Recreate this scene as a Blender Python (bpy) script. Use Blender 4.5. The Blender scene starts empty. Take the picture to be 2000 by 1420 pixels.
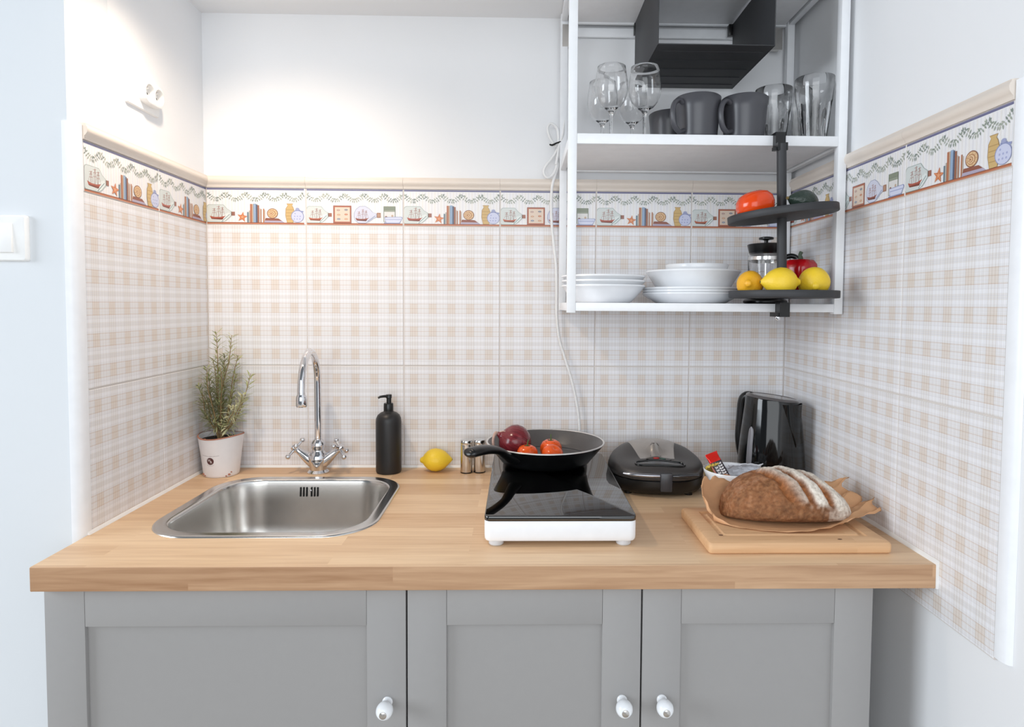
import bpy, bmesh, math, random
from mathutils import Vector, Matrix
random.seed(7)
PI = math.pi
sc = bpy.context.scene
C = sc.collection

# ------------------------------------------------------------------ camera
def make_camera():
    ya, pi_, ro = 0.0218, -0.0436, 0.006
    fw = Vector((math.sin(ya)*math.cos(pi_), math.cos(ya)*math.cos(pi_), math.sin(pi_)))
    r0 = Vector((math.cos(ya), -math.sin(ya), 0)); u0 = r0.cross(fw)
    rt = r0*math.cos(ro)+u0*math.sin(ro); up = -r0*math.sin(ro)+u0*math.cos(ro)
    m = Matrix((rt, up, -fw)).transposed().to_4x4()
    m.translation = (0.8036, -1.6456, 0.4313)
    cam = bpy.data.cameras.new('camera'); o = bpy.data.objects.new('camera', cam); C.objects.link(o)
    o.matrix_world = m
    cam.sensor_width = 36; cam.lens = 36*1225.78/2000
    cam.shift_x = -38.24/2000; cam.shift_y = -61.85/2000
    cam.clip_start = 0.02
    sc.camera = o
make_camera()

# ------------------------------------------------------------------ world, lights, exposure
w = bpy.data.worlds.new('world'); sc.world = w; w.use_nodes = True
w.node_tree.nodes['Background'].inputs[0].default_value = (0.84, 0.92, 1.0, 1)
w.node_tree.nodes['Background'].inputs[1].default_value = 0.20

def light(name, kind, loc, target, energy, color, **kw):
    l = bpy.data.lights.new(name, kind); l.energy = energy; l.color = color
    for k, v in kw.items(): setattr(l, k, v)
    o = bpy.data.objects.new(name, l); C.objects.link(o); o.location = loc
    o.rotation_euler = (Vector(target)-Vector(loc)).to_track_quat('-Z', 'Y').to_euler()
    return o
light('window_daylight', 'AREA', (-4.2, -2.3, 1.4), (1.0, -0.4, 0.3), 165, (0.86, 0.93, 1.0), shape='RECTANGLE', size=2.6, size_y=2.2)
light('added_niche_fill', 'AREA', (0.7, -3.3, 0.75), (0.75, 0, 0.45), 50, (0.92, 0.965, 1.0), shape='RECTANGLE', size=3.0, size_y=1.8)  # added soft fill behind the camera, there to brighten the niche
light('ceiling_spot', 'SPOT', (0.20, -0.50, 1.13), (0.24, -0.16, 0.18), 16, (1.0, 0.82, 0.64), spot_size=math.radians(128), spot_blend=1.0, shadow_soft_size=0.025)

vs = sc.view_settings
vs.view_transform = 'Standard'; vs.look = 'None'; vs.gamma = 1; vs.exposure = 0.07; vs.use_curve_mapping = False

# ------------------------------------------------------------------ materials
def lin(c):
    return tuple((x/255/12.92 if x/255 <= 0.04045 else ((x/255+0.055)/1.055)**2.4) for x in c)
MATS = {}
def mat(name, rgb, rough=0.5, metal=0.0, bump=None, var=None, **kw):
    """bump=(scale,strength,distance); var=(scale,amount): low-contrast noise on the colour"""
    if name in MATS: return MATS[name]
    m = bpy.data.materials.new(name); m.use_nodes = True
    nt = m.node_tree; b = nt.nodes['Principled BSDF']
    col = lin(rgb)+(1,)
    b.inputs['Base Color'].default_value = col
    b.inputs['Roughness'].default_value = rough
    b.inputs['Metallic'].default_value = metal
    for k, v in kw.items():
        b.inputs[k].default_value = v
    tc = nt.nodes.new('ShaderNodeTexCoord')
    sc_ = var or (40, 0.05)
    n = nt.nodes.new('ShaderNodeTexNoise'); n.inputs['Scale'].default_value = sc_[0]; n.inputs['Detail'].default_value = 3
    nt.links.new(tc.outputs['Object'], n.inputs['Vector'])
    mx = nt.nodes.new('ShaderNodeMix'); mx.data_type = 'RGBA'; mx.blend_type = 'MIX'
    a = sc_[1]
    mx.inputs[6].default_value = tuple(c*(1-a) for c in col[:3])+(1,)
    mx.inputs[7].default_value = tuple(min(1, c*(1+a)) for c in col[:3])+(1,)
    nt.links.new(n.outputs['Fac'], mx.inputs[0]); nt.links.new(mx.outputs[2], b.inputs['Base Color'])
    if bump:
        n2 = nt.nodes.new('ShaderNodeTexNoise'); n2.inputs['Scale'].default_value = bump[0]; n2.inputs['Detail'].default_value = 4
        nt.links.new(tc.outputs['Object'], n2.inputs['Vector'])
        bp = nt.nodes.new('ShaderNodeBump'); bp.inputs['Strength'].default_value = bump[1]; bp.inputs['Distance'].default_value = bump[2]
        nt.links.new(n2.outputs['Fac'], bp.inputs['Height']); nt.links.new(bp.outputs[0], b.inputs['Normal'])
    MATS[name] = m
    return m

def vcol_mat(name, rough=0.4, bump=None):
    m = bpy.data.materials.new(name); m.use_nodes = True; nt = m.node_tree; b = nt.nodes['Principled BSDF']
    a = nt.nodes.new('ShaderNodeVertexColor'); a.layer_name = 'Col'
    nt.links.new(a.outputs[0], b.inputs['Base Color']); b.inputs['Roughness'].default_value = rough
    if bump:
        tc = nt.nodes.new('ShaderNodeTexCoord')
        n2 = nt.nodes.new('ShaderNodeTexNoise'); n2.inputs['Scale'].default_value = bump[0]; n2.inputs['Detail'].default_value = 6
        nt.links.new(tc.outputs['Object'], n2.inputs['Vector'])
        bp = nt.nodes.new('ShaderNodeBump'); bp.inputs['Strength'].default_value = bump[1]; bp.inputs['Distance'].default_value = bump[2]
        nt.links.new(n2.outputs['Fac'], bp.inputs['Height']); nt.links.new(bp.outputs[0], b.inputs['Normal'])
        mx = nt.nodes.new('ShaderNodeMix'); mx.data_type = 'RGBA'; mx.blend_type = 'MULTIPLY'; mx.inputs[0].default_value = 0.6
        rp = nt.nodes.new('ShaderNodeValToRGB'); rp.color_ramp.elements[0].position = .32; rp.color_ramp.elements[0].color = (.45, .4, .36, 1); rp.color_ramp.elements[1].position = .6; rp.color_ramp.elements[1].color = (1, 1, 1, 1)
        nt.links.new(n2.outputs['Fac'], rp.inputs[0]); nt.links.new(a.outputs[0], mx.inputs[6]); nt.links.new(rp.outputs[0], mx.inputs[7]); nt.links.new(mx.outputs[2], b.inputs['Base Color'])
    return m

def glass_mat(name, tint=(1, 1, 1), ior=1.45):
    m = bpy.data.materials.new(name); m.use_nodes = True; b = m.node_tree.nodes['Principled BSDF']
    b.inputs['Base Color'].default_value = tint+(1,); b.inputs['Roughness'].default_value = 0.0
    b.inputs['Transmission Weight'].default_value = 1.0; b.inputs['IOR'].default_value = ior
    return m

def ramp(nt, stops):
    r = nt.nodes.new('ShaderNodeValToRGB'); cr = r.color_ramp; cr.interpolation = 'CONSTANT'
    cr.elements[0].position = 0; cr.elements[0].color = stops[0][1]
    cr.elements[1].position = stops[1][0]; cr.elements[1].color = stops[1][1]
    for p, c in stops[2:]:
        e = cr.elements.new(p); e.color = c
    return r
def plaid_mat():
    """printed plaid: UV is in metres measured from the tile's lower left corner"""
    m = bpy.data.materials.new('plaid_tile_glaze'); m.use_nodes = True; nt = m.node_tree; b = nt.nodes['Principled BSDF']
    uv = nt.nodes.new('ShaderNodeUVMap'); sp = nt.nodes.new('ShaderNodeSeparateXYZ'); nt.links.new(uv.outputs[0], sp.inputs[0])
    def mth(op, a, b_):
        n = nt.nodes.new('ShaderNodeMath'); n.operation = op
        for i, v in enumerate((a, b_)):
            if v is None: continue
            if isinstance(v, (int, float)): n.inputs[i].default_value = v
            else: nt.links.new(v, n.inputs[i])
        return n.outputs[0]
    fu = mth('FRACT', mth('DIVIDE', mth('ADD', sp.outputs[0], 0.049-0.0163), 0.049), None)
    fv = mth('FRACT', mth('DIVIDE', mth('ADD', sp.outputs[1], 0.0599-0.0175), 0.0599), None)
    W = (.86, .86, .875, 1); L = (.66, .58, .53, 1); B = (.835, .825, .82, 1); S = (.79, .79, .81, 1); T = (.90, .905, .925, 1); F = (.755, .74, .735, 1)
    G = (.70, .67, .66, 1); H = (.73, .65, .60, 1)
    rv = ramp(nt, [(0, G), (.018, B), (.06, T), (.075, B), (.125, G), (.14, B), (.19, T), (.205, B), (.255, G), (.27, B), (.325, T), (.34, B), (.385, G), (.403, W), (.455, S), (.47, T), (.53, S), (.545, W), (.61, F), (.624, T), (.70, S), (.716, W), (.78, F), (.794, T), (.86, S), (.875, W), (.93, S), (.945, W)])
    rh = ramp(nt, [(0, H), (.018, B), (.06, W), (.08, B), (.14, W), (.16, B), (.205, H), (.223, B), (.28, W), (.30, B), (.35, W), (.37, B), (.41, H), (.428, W), (.50, T), (.60, B), (.64, S), (.66, B), (.70, S), (.72, B), (.77, T), (.88, S), (.895, W)])
    nt.links.new(fu, rv.inputs[0]); nt.links.new(fv, rh.inputs[0])
    mu = nt.nodes.new('ShaderNodeMix'); mu.data_type = 'RGBA'; mu.blend_type = 'MULTIPLY'; mu.inputs[0].default_value = 1
    nt.links.new(rv.outputs[0], mu.inputs[6]); nt.links.new(rh.outputs[0], mu.inputs[7])
    br = nt.nodes.new('ShaderNodeMix'); br.data_type = 'RGBA'; br.blend_type = 'MULTIPLY'; br.inputs[0].default_value = 1
    br.inputs[7].default_value = (1.13, 1.12, 1.11, 1); nt.links.new(mu.outputs[2], br.inputs[6])
    ku = mth('LESS_THAN', fu, .40); kv = mth('LESS_THAN', fv, .425)
    k = mth('MULTIPLY', mth('MULTIPLY', ku, kv), .36)
    sq = nt.nodes.new('ShaderNodeMix'); sq.data_type = 'RGBA'; sq.blend_type = 'MULTIPLY'; nt.links.new(k, sq.inputs[0])
    nt.links.new(br.outputs[2], sq.inputs[6]); sq.inputs[7].default_value = (.90, .74, .58, 1)
    nt.links.new(sq.outputs[2], b.inputs['Base Color']); b.inputs['Roughness'].default_value = 0.3
    b.inputs['Specular IOR Level'].default_value = 0.35
    return m

def wood_mat(name, light_c, dark_c, stave=(0.62, 0.0425), rough=0.45, offs=(0, 0)):
    m = bpy.data.materials.new(name); m.use_nodes = True; nt = m.node_tree; b = nt.nodes['Principled BSDF']
    tc = nt.nodes.new('ShaderNodeTexCoord'); sp = nt.nodes.new('ShaderNodeSeparateXYZ'); nt.links.new(tc.outputs['Object'], sp.inputs[0])
    sb = nt.nodes.new('ShaderNodeMath'); sb.operation = 'SUBTRACT'; nt.links.new(sp.outputs[1], sb.inputs[0]); nt.links.new(sp.outputs[2], sb.inputs[1])
    cb = nt.nodes.new('ShaderNodeCombineXYZ')
    ax = nt.nodes.new('ShaderNodeMath'); ax.inputs[1].default_value = 3+offs[0]; nt.links.new(sp.outputs[0], ax.inputs[0])
    ay = nt.nodes.new('ShaderNodeMath'); ay.inputs[1].default_value = 3+offs[1]; nt.links.new(sb.outputs[0], ay.inputs[0])
    nt.links.new(ax.outputs[0], cb.inputs[0]); nt.links.new(ay.outputs[0], cb.inputs[1])
    br = nt.nodes.new('ShaderNodeTexBrick'); nt.links.new(cb.outputs[0], br.inputs['Vector'])
    br.inputs['Scale'].default_value = 1; br.inputs['Brick Width'].default_value = stave[0]; br.inputs['Row Height'].default_value = stave[1]
    br.inputs['Mortar Size'].default_value = 0.0; br.inputs['Bias'].default_value = 0.0; br.offset = 0.37
    br.inputs['Color1'].default_value = (1, 1, 1, 1); br.inputs['Color2'].default_value = (0, 0, 0, 1)
    mp = nt.nodes.new('ShaderNodeMapping'); mp.inputs['Scale'].default_value = (4, 75, 75); nt.links.new(tc.outputs['Object'], mp.inputs[0])
    n = nt.nodes.new('ShaderNodeTexNoise'); n.inputs['Scale'].default_value = 1.6; n.inputs['Detail'].default_value = 6; n.inputs['Distortion'].default_value = .5
    nt.links.new(mp.outputs[0], n.inputs['Vector'])
    # shift grain per stave
    ad = nt.nodes.new('ShaderNodeVectorMath'); ad.operation = 'ADD'; nt.links.new(mp.outputs[0], ad.inputs[0]); 
    ml = nt.nodes.new('ShaderNodeVectorMath'); ml.operation = 'SCALE'; ml.inputs['Scale'].default_value = 9; nt.links.new(br.outputs['Color'], ml.inputs[0]); nt.links.new(ml.outputs[0], ad.inputs[1]); nt.links.new(ad.outputs[0], n.inputs['Vector'])
    s2 = nt.nodes.new('ShaderNodeMath'); s2.operation = 'MULTIPLY_ADD'; s2.inputs[1].default_value = .42; nt.links.new(br.outputs['Color'], s2.inputs[0])
    s3 = nt.nodes.new('ShaderNodeMath'); s3.operation = 'MULTIPLY'; s3.inputs[1].default_value = .62; nt.links.new(n.outputs['Fac'], s3.inputs[0]); nt.links.new(s3.outputs[0], s2.inputs[2])
    r = nt.nodes.new('ShaderNodeValToRGB'); r.color_ramp.elements[0].position = .22; r.color_ramp.elements[0].color = lin(dark_c)+(1,); r.color_ramp.elements[1].position = .78; r.color_ramp.elements[1].color = lin(light_c)+(1,)
    nt.links.new(s2.outputs[0], r.inputs[0]); nt.links.new(r.outputs[0], b.inputs['Base Color']); b.inputs['Roughness'].default_value = rough
    bp = nt.nodes.new('ShaderNodeBump'); bp.inputs['Strength'].default_value = .08; bp.inputs['Distance'].default_value = .001; nt.links.new(n.outputs['Fac'], bp.inputs['Height']); nt.links.new(bp.outputs[0], b.inputs['Normal'])
    return m

WALLP = mat('white_wall_paint', (240, 241, 243), .75, bump=(90, .05, .002), var=(3, .012))
GROUT = mat('grout', (218, 211, 206), .85, bump=(600, .2, .001))
CAULK = mat('white_silicone', (245, 244, 242), .5)
PLAID = plaid_mat()
PRINTM = vcol_mat('tile_print', .3)
TILEW = mat('border_tile_glaze', (240, 239, 240), .28, var=(160, .02))
MOULD = mat('beige_moulding_glaze', (232, 221, 210), .3, var=(25, .03))
TRIMW = mat('white_tile_trim', (243, 245, 249), .35)
WOOD = wood_mat('oak_worktop', (238, 207, 170), (204, 163, 124))
BOARDW = wood_mat('pine_board', (228, 187, 144), (200, 153, 110), stave=(2, .062), rough=.55, offs=(0, .01))
CABP = mat('grey_cabinet_paint', (156, 154, 153), .5, bump=(500, .05, .001), var=(60, .015))
WHITEM = mat('white_powder_coat', (243, 245, 248), .4)
WHITEB = mat('white_board', (238, 238, 240), .45)
BLACKM = mat('black_powder_coat', (50, 51, 54), .55, bump=(900, .1, .0005))
BLACKP = mat('black_plastic', (14, 15, 16), .28)
BLACKG = mat('black_gloss_plastic', (12, 14, 15), .08)
BLACKS = mat('black_satin_plastic', (30, 29, 30), .42)
STEEL = mat('brushed_steel', (205, 202, 198), .27, 1.0, bump=(300, .04, .0005))
STEELR = mat('polished_steel_rim', (214, 213, 211), .2, 1.0)
CHROME = mat('chrome', (225, 225, 228), .06, 1.0)
DARK = mat('dark_recess', (8, 8, 8), .8)
CERW = mat('white_porcelain', (244, 246, 249), .16)
GREYC = mat('dark_grey_stoneware', (74, 74, 79), .32, var=(30, .06))
GLASS = glass_mat('clear_glass')
BGLASS = mat('black_ceramic_glass', (6, 6, 7), .02, **{'IOR': 2.0})
LEMON = mat('lemon_skin', (244, 206, 52), .42, bump=(260, .35, .0015), var=(30, .08))
ORLEM = mat('ripe_lemon_skin', (240, 178, 40), .42, bump=(260, .35, .0015), var=(30, .08))
TOM = mat('tomato_skin', (236, 92, 28), .18, var=(25, .12))
BTOM = mat('beef_tomato_skin', (232, 74, 20), .16, var=(18, .15))
PEP = mat('red_pepper_skin', (176, 18, 26), .16, var=(20, .15))
GREEN = mat('green_stem', (74, 92, 48), .6, var=(80, .2))
BROWNST = mat('dry_stem', (120, 104, 62), .7, var=(80, .2))

# ------------------------------------------------------------------ object helpers
def setp(o, label=None, cat=None, group=None, kind=None):
    if label: o['label'] = label
    if cat: o['category'] = cat
    if group: o['group'] = group
    if kind: o['kind'] = kind
    return o
def thing(name, label, cat, loc=(0, 0, 0), rz=0, group=None):
    o = bpy.data.objects.new(name, None); C.objects.link(o); o.empty_display_size = .02
    o.location = loc; o.rotation_euler = (0, 0, rz)
    return setp(o, label, cat, group)
def cr(pts, k=8, closed=False):
    pts = [Vector(p) for p in pts]; n = len(pts); out = []
    rng = n if closed else n-1
    for i in range(rng):
        if closed: p0, p1, p2, p3 = pts[(i-1) % n], pts[i], pts[(i+1) % n], pts[(i+2) % n]
        else: p0, p1, p2, p3 = pts[max(i-1, 0)], pts[i], pts[i+1], pts[min(i+2, n-1)]
        for j in range(k):
            t = j/k
            out.append(.5*((2*p1)+(p2-p0)*t+(2*p0-5*p1+4*p2-p3)*t*t+(3*p1-p0-3*p2+p3)*t**3))
    if not closed: out.append(pts[-1])
    return out
def rrect(hw, hd, r, n=8, c=(0, 0), z=0):
    r = min(r, hw-1e-5, hd-1e-5); pts = []
    for sx, sy, a0 in ((1, 1, 0), (-1, 1, 90), (-1, -1, 180), (1, -1, 270)):
        for i in range(n+1):
            a = math.radians(a0+90*i/n)
            pts.append((c[0]+sx*(hw-r)+r*math.cos(a), c[1]+sy*(hd-r)+r*math.sin(a), z))
    return pts

class MB:
    def __init__(s): s.v = []; s.f = []; s.c = []
    def add(s, vs, fs):
        o = len(s.v); s.v += [tuple(p) for p in vs]; s.f += [tuple(i+o for i in f) for f in fs]; return s
    def box(s, x0, y0, z0, x1, y1, z1):
        return s.add([(x0, y0, z0), (x1, y0, z0), (x1, y1, z0), (x0, y1, z0), (x0, y0, z1), (x1, y0, z1), (x1, y1, z1), (x0, y1, z1)],
                     [(0, 3, 2, 1), (4, 5, 6, 7), (0, 1, 5, 4), (1, 2, 6, 5), (2, 3, 7, 6), (3, 0, 4, 7)])
    def loft(s, loops, cap0=True, cap1=True):
        n = len(loops[0]); vs = [p for l in loops for p in l]; fs = []
        for i in range(len(loops)-1):
            for j in range(n):
                a, b = i*n+j, i*n+(j+1) % n; fs.append((a, b, b+n, a+n))
        if cap0: fs.append(tuple(range(n-1, -1, -1)))
        if cap1: fs.append(tuple(range((len(loops)-1)*n, len(loops)*n)))
        return s.add(vs, fs)
    def lathe(s, prof, n=32, c=(0, 0, 0), M=None, lob=None, ring=False):
        loops = []
        for r, z in prof:
            l = []
            for j in range(n):
                a = 2*PI*j/n; rr = max(r, 1e-5)*(lob(a, z) if lob else 1)
                p = Vector((rr*math.cos(a), rr*math.sin(a), z))
                if M: p = M @ p
                l.append(tuple(p+Vector(c)))
            loops.append(l)
        if ring: return s.loft(loops+[loops[0]], False, False)
        return s.loft(loops)
    def tube(s, pts, rad, n=10, flat=None, up=None):
        pts = [Vector(p) for p in pts]; m = len(pts)
        rs = rad if isinstance(rad, (list, tuple)) else [rad]*m
        if len(rs) != m: rs = [rs[min(len(rs)-1, int(i*(len(rs)-1)/(m-1)))]+(rs[min(len(rs)-1, int(i*(len(rs)-1)/(m-1))+1)]-rs[min(len(rs)-1, int(i*(len(rs)-1)/(m-1)))])*((i*(len(rs)-1)/(m-1)) % 1) for i in range(m)]
        t0 = (pts[1]-pts[0]).normalized(); u = Vector(up) if up else (Vector((0, 0, 1)) if abs(t0.z) < .9 else Vector((1, 0, 0)))
        u = (u-t0*u.dot(t0)).normalized(); loops = []
        for i in range(m):
            t = (pts[min(i+1, m-1)]-pts[max(i-1, 0)]).normalized()
            u = (u-t*u.dot(t)).normalized(); v = t.cross(u)
            fl = flat or 1
            loops.append([tuple(pts[i]+(u*math.cos(2*PI*j/n)*fl+v*math.sin(2*PI*j/n))*rs[i]) for j in range(n)])
        return s.loft(loops)
    def sphere(s, c, r, n=14, m=9, sc_=(1, 1, 1)):
        return s.lathe([(math.sin(PI*i/m)*r, -math.cos(PI*i/m)*r) for i in range(m+1)], n, c, Matrix.Diagonal(sc_))
    def build(s, name, material, parent=None, bevel=0, seg=2, ang=40, local=False, recalc=True, subsurf=0):
        off = Vector((0, 0, 0))
        if parent is not None and not local:
            p = parent
            while p is not None: off += p.location; p = p.parent
        bm = bmesh.new(); vs = [bm.verts.new(Vector(p)-off) for p in s.v]
        for f in s.f:
            try: bm.faces.new([vs[i] for i in f])
            except ValueError: pass
        bmesh.ops.remove_doubles(bm, verts=bm.verts, dist=2e-6)
        if recalc: bmesh.ops.recalc_face_normals(bm, faces=bm.faces)
        if bevel: bmesh.ops.bevel(bm, geom=list(bm.edges), offset=bevel, segments=seg, profile=.5, affect='EDGES', clamp_overlap=True)
        me = bpy.data.meshes.new(name); bm.to_mesh(me); bm.free()
        for p in me.polygons: p.use_smooth = True
        me.set_sharp_from_angle(angle=math.radians(ang))
        me.materials.append(material)
        o = bpy.data.objects.new(name, me); C.objects.link(o)
        if parent is not None: o.parent = parent
        if subsurf:
            md = o.modifiers.new('s', 'SUBSURF'); md.levels = subsurf; md.render_levels = subsurf
        return o
def inst(src, parent, loc, rz=0, rot=None):
    o = src.copy(); C.objects.link(o); o.parent = parent; o.location = loc; o.rotation_euler = rot or (0, 0, rz); return o
def box(name, material, parent, x0, y0, z0, x1, y1, z1, bevel=.001, **k):
    return MB().box(x0, y0, z0, x1, y1, z1).build(name, material, parent, bevel=bevel, **k)
def copy_tree(o, parent=None):
    c = o.copy(); C.objects.link(c); c.parent = parent
    for ch in list(o.children): copy_tree(ch, c)
    return c
def rotloft(pts, M): return [tuple(M @ Vector(p)) for p in pts]

# ------------------------------------------------------------------ room shell
XW = 1.51; ZG = .2685; ZB = .6326; ZT = .7275; ZP = .757; ZLO = -.0905
def struct(name, label, mb, m, **k):
    o = mb.build(name, m, **k); setp(o, label, 'wall' if 'wall' in name else name.split('_')[0], kind='structure'); return o
wall_back = struct('wall_back', 'white painted niche back wall with plaid tiles on its lower half', MB().box(-.05, .008, -.9, 1.62, .12, 1.8), WALLP)
wall_left = struct('wall_left', 'white painted niche side wall left of the sink with plaid tiles', MB().box(-.14, -.494, -.9, -.008, .12, 1.8), WALLP)
wall_left.rotation_euler.z = .0207
wall_front = struct('wall_front', 'pale white wall with the light switch, left of the worktop', MB().box(-2.2, -.499, -.9, .0015, -.38, 1.8), mat('dimmed_white_wall_paint', (222, 226, 230), .75, bump=(90, .05, .002), var=(3, .012)))  # wall white toned down and cooled to stand in for dimmer light
wall_right = struct('wall_right', 'white painted wall right of the worktop with plaid tiles', MB().box(1.518, -3.2, -.9, 1.62, .12, 1.8), WALLP)
ceiling = struct('ceiling', 'white ceiling above the niche', MB().box(-.02, -.55, 1.17, 1.6, .06, 1.26), WALLP)
floor = struct('floor', 'plain pale floor in front of the cabinets', MB().box(-2.2, -3.2, -.96, 1.62, .1, -.9), mat('pale_floor', (196, 186, 174), .5))

def tile_mesh(w_, h_, u0=0, v0=0, mt=PLAID, th=.007, bev=.0012):
    b = bmesh.new()
    g = .0014
    for x in (g, w_-g):
        for z in (g, h_-g): b.verts.new((x, 0, z)); b.verts.new((x, th, z))
    b.verts.ensure_lookup_table()
    vv = {(round(q.co.x, 5), round(q.co.y, 5), round(q.co.z, 5)): q for q in b.verts}
    X0, X1, Z0, Z1 = round(g, 5), round(w_-g, 5), round(g, 5), round(h_-g, 5); T = round(th, 5)
    P = lambda x, y, z: vv[(x, y, z)]
    b.faces.new((P(X0, 0, Z0), P(X1, 0, Z0), P(X1, 0, Z1), P(X0, 0, Z1)))
    b.faces.new((P(X0, T, Z0), P(X0, 0, Z0), P(X0, 0, Z1), P(X0, T, Z1)))
    b.faces.new((P(X1, 0, Z0), P(X1, T, Z0), P(X1, T, Z1), P(X1, 0, Z1)))
    b.faces.new((P(X0, 0, Z1), P(X1, 0, Z1), P(X1, T, Z1), P(X0, T, Z1)))
    b.faces.new((P(X0, T, Z0), P(X1, T, Z0), P(X1, 0, Z0), P(X0, 0, Z0)))
    b.faces.new((P(X0, T, Z1), P(X1, T, Z1), P(X1, T, Z0), P(X0, T, Z0)))
    es = [e for e in b.edges if all(abs(q.co.y) < 1e-6 for q in e.verts)]
    bmesh.ops.bevel(b, geom=es, offset=bev, segments=2, profile=.5, affect='EDGES')
    uvl = b.loops.layers.uv.new('UVMap')
    for f in b.faces:
        for l in f.loops: l[uvl].uv = (l.vert.co.x+u0, l.vert.co.z+v0)
    me = bpy.data.meshes.new('wall_tile'); b.to_mesh(me); b.free(); me.materials.append(mt)
    return me
def mobj(name, me, parent, loc, rz=0):
    o = bpy.data.objects.new(name, me); C.objects.link(o); o.parent = parent; o.location = loc; o.rotation_euler.z = rz; return o

# --- flat print of the border tiles (millimetres, lower left origin)
class Print:
    def __init__(s): s.p = []
    def poly(s, pts, c): s.p.append((pts, lin(c))); return s
    def rect(s, x0, y0, x1, y1, c): return s.poly([(x0, y0), (x1, y0), (x1, y1), (x0, y1)], c)
    def ell(s, x, y, rx, ry, c, n=18, a=0):
        ca, sa = math.cos(a), math.sin(a)
        return s.poly([(x+rx*math.cos(2*PI*i/n)*ca-ry*math.sin(2*PI*i/n)*sa, y+rx*math.cos(2*PI*i/n)*sa+ry*math.sin(2*PI*i/n)*ca) for i in range(n)], c)
    def line(s, x0, y0, x1, y1, wd, c):
        dx, dy = x1-x0, y1-y0; L = math.hypot(dx, dy) or 1; nx, ny = -dy/L*wd/2, dx/L*wd/2
        return s.poly([(x0+nx, y0+ny), (x1+nx, y1+ny), (x1-nx, y1-ny), (x0-nx, y0-ny)], c)
    def leaf(s, x, y, L, wd, a, c):
        pts = [(0, 0), (L*.3, wd*.5), (L*.65, wd*.42), (L, 0), (L*.65, -wd*.42), (L*.3, -wd*.5)]
        ca, sa = math.cos(a), math.sin(a)
        return s.poly([(x+p*ca-q*sa, y+p*sa+q*ca) for p, q in pts], c)
    def mesh(s, name, x0=0, x1=250):
        b = bmesh.new(); cl = b.loops.layers.float_color.new('Col')
        for i, (pts, c) in enumerate(s.p):
            y = -.00008-.0000035*i
            vs_ = [b.verts.new((px/1000, y, py/1000)) for px, py in pts]
            f = b.faces.new(vs_)
            if f.normal.y > 0 or f.calc_area() == 0: pass
            for l in f.loops: l[cl] = c+(1,)
        if x0 > 0: bmesh.ops.bisect_plane(b, geom=b.verts[:]+b.edges[:]+b.faces[:], plane_co=(x0/1000, 0, 0), plane_no=(-1, 0, 0), clear_outer=True)
        if x1 < 250: bmesh.ops.bisect_plane(b, geom=b.verts[:]+b.edges[:]+b.faces[:], plane_co=(x1/1000, 0, 0), plane_no=(1, 0, 0), clear_outer=True)
        me = bpy.data.meshes.new(name); b.to_mesh(me); b.free(); me.materials.append(PRINTM); return me
def ship_bottle(P, x0, x1, top, glassc, edge, ck):
    bw = x1-x0; cy = 5; h = top-cy; sh = x0+bw*.62; nk0 = cy+h*.36; nk1 = cy+h*.62
    out = [(x0, cy+3), (x0+3, cy), (sh, cy), (x0+bw*.8, cy+h*.10), (x1, nk0), (x1, nk1), (x0+bw*.84, cy+h*.75), (sh+bw*.06, top), (x0+6, top), (x0+1.5, top-3), (x0, top-9)]
    P.poly(out, edge)
    cx_, cy_ = sum(p[0] for p in out)/len(out), sum(p[1] for p in out)/len(out)
    P.poly([(cx_+(p[0]-cx_)*.965, cy_+(p[1]-cy_)*.955) for p in out], glassc)
    P.poly([(x0+bw*.55, cy+1.5), (x0+bw*.72, cy+3), (x0+bw*.97, nk0+3), (x0+bw*.9, nk1-3), (x0+bw*.68, cy+h*.42)], tuple(min(255, c+14) for c in glassc))
    P.line(x0+bw*.60, cy+2, x0+bw*.93, nk0+4, 1.6, (128, 148, 150))
    P.rect(x1, nk0+1, x1+9, nk1-1, ck); P.rect(x1, nk0+1, x1+2, nk1-1, tuple(int(c*.75) for c in ck))
def ship(P, x, y, s, hull=(176, 92, 74)):
    P.poly([(x-20*s, y+9*s), (x-16*s, y+1*s), (x+14*s, y), (x+22*s, y+9*s), (x+8*s, y+6*s), (x-8*s, y+6*s)], hull)
    P.poly([(x-17*s, y+2.5*s), (x-14*s, y), (x+14*s, y-1.5*s), (x+17*s, y+3*s)], tuple(int(c*.72) for c in hull))
    for mx, mh in ((-9, 24), (3, 31), (13, 27)):
        P.line(x+mx*s, y+6*s, x+(mx+1.5)*s, y+(6+mh)*s, 1.1*s, (140, 84, 70))
        for k in (.45, .7, .9): P.line(x+(mx-4.5)*s, y+(6+mh*k)*s, x+(mx+5)*s, y+(6+mh*k+1)*s, .8*s, (165, 110, 98))
        P.line(x+mx*s+1, y+(5+mh)*s, x+(mx+9)*s, y+7*s, .5*s, (160, 112, 100)); P.line(x+mx*s+1, y+(5+mh)*s, x+(mx-8)*s, y+7*s, .5*s, (160, 112, 100))
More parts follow.
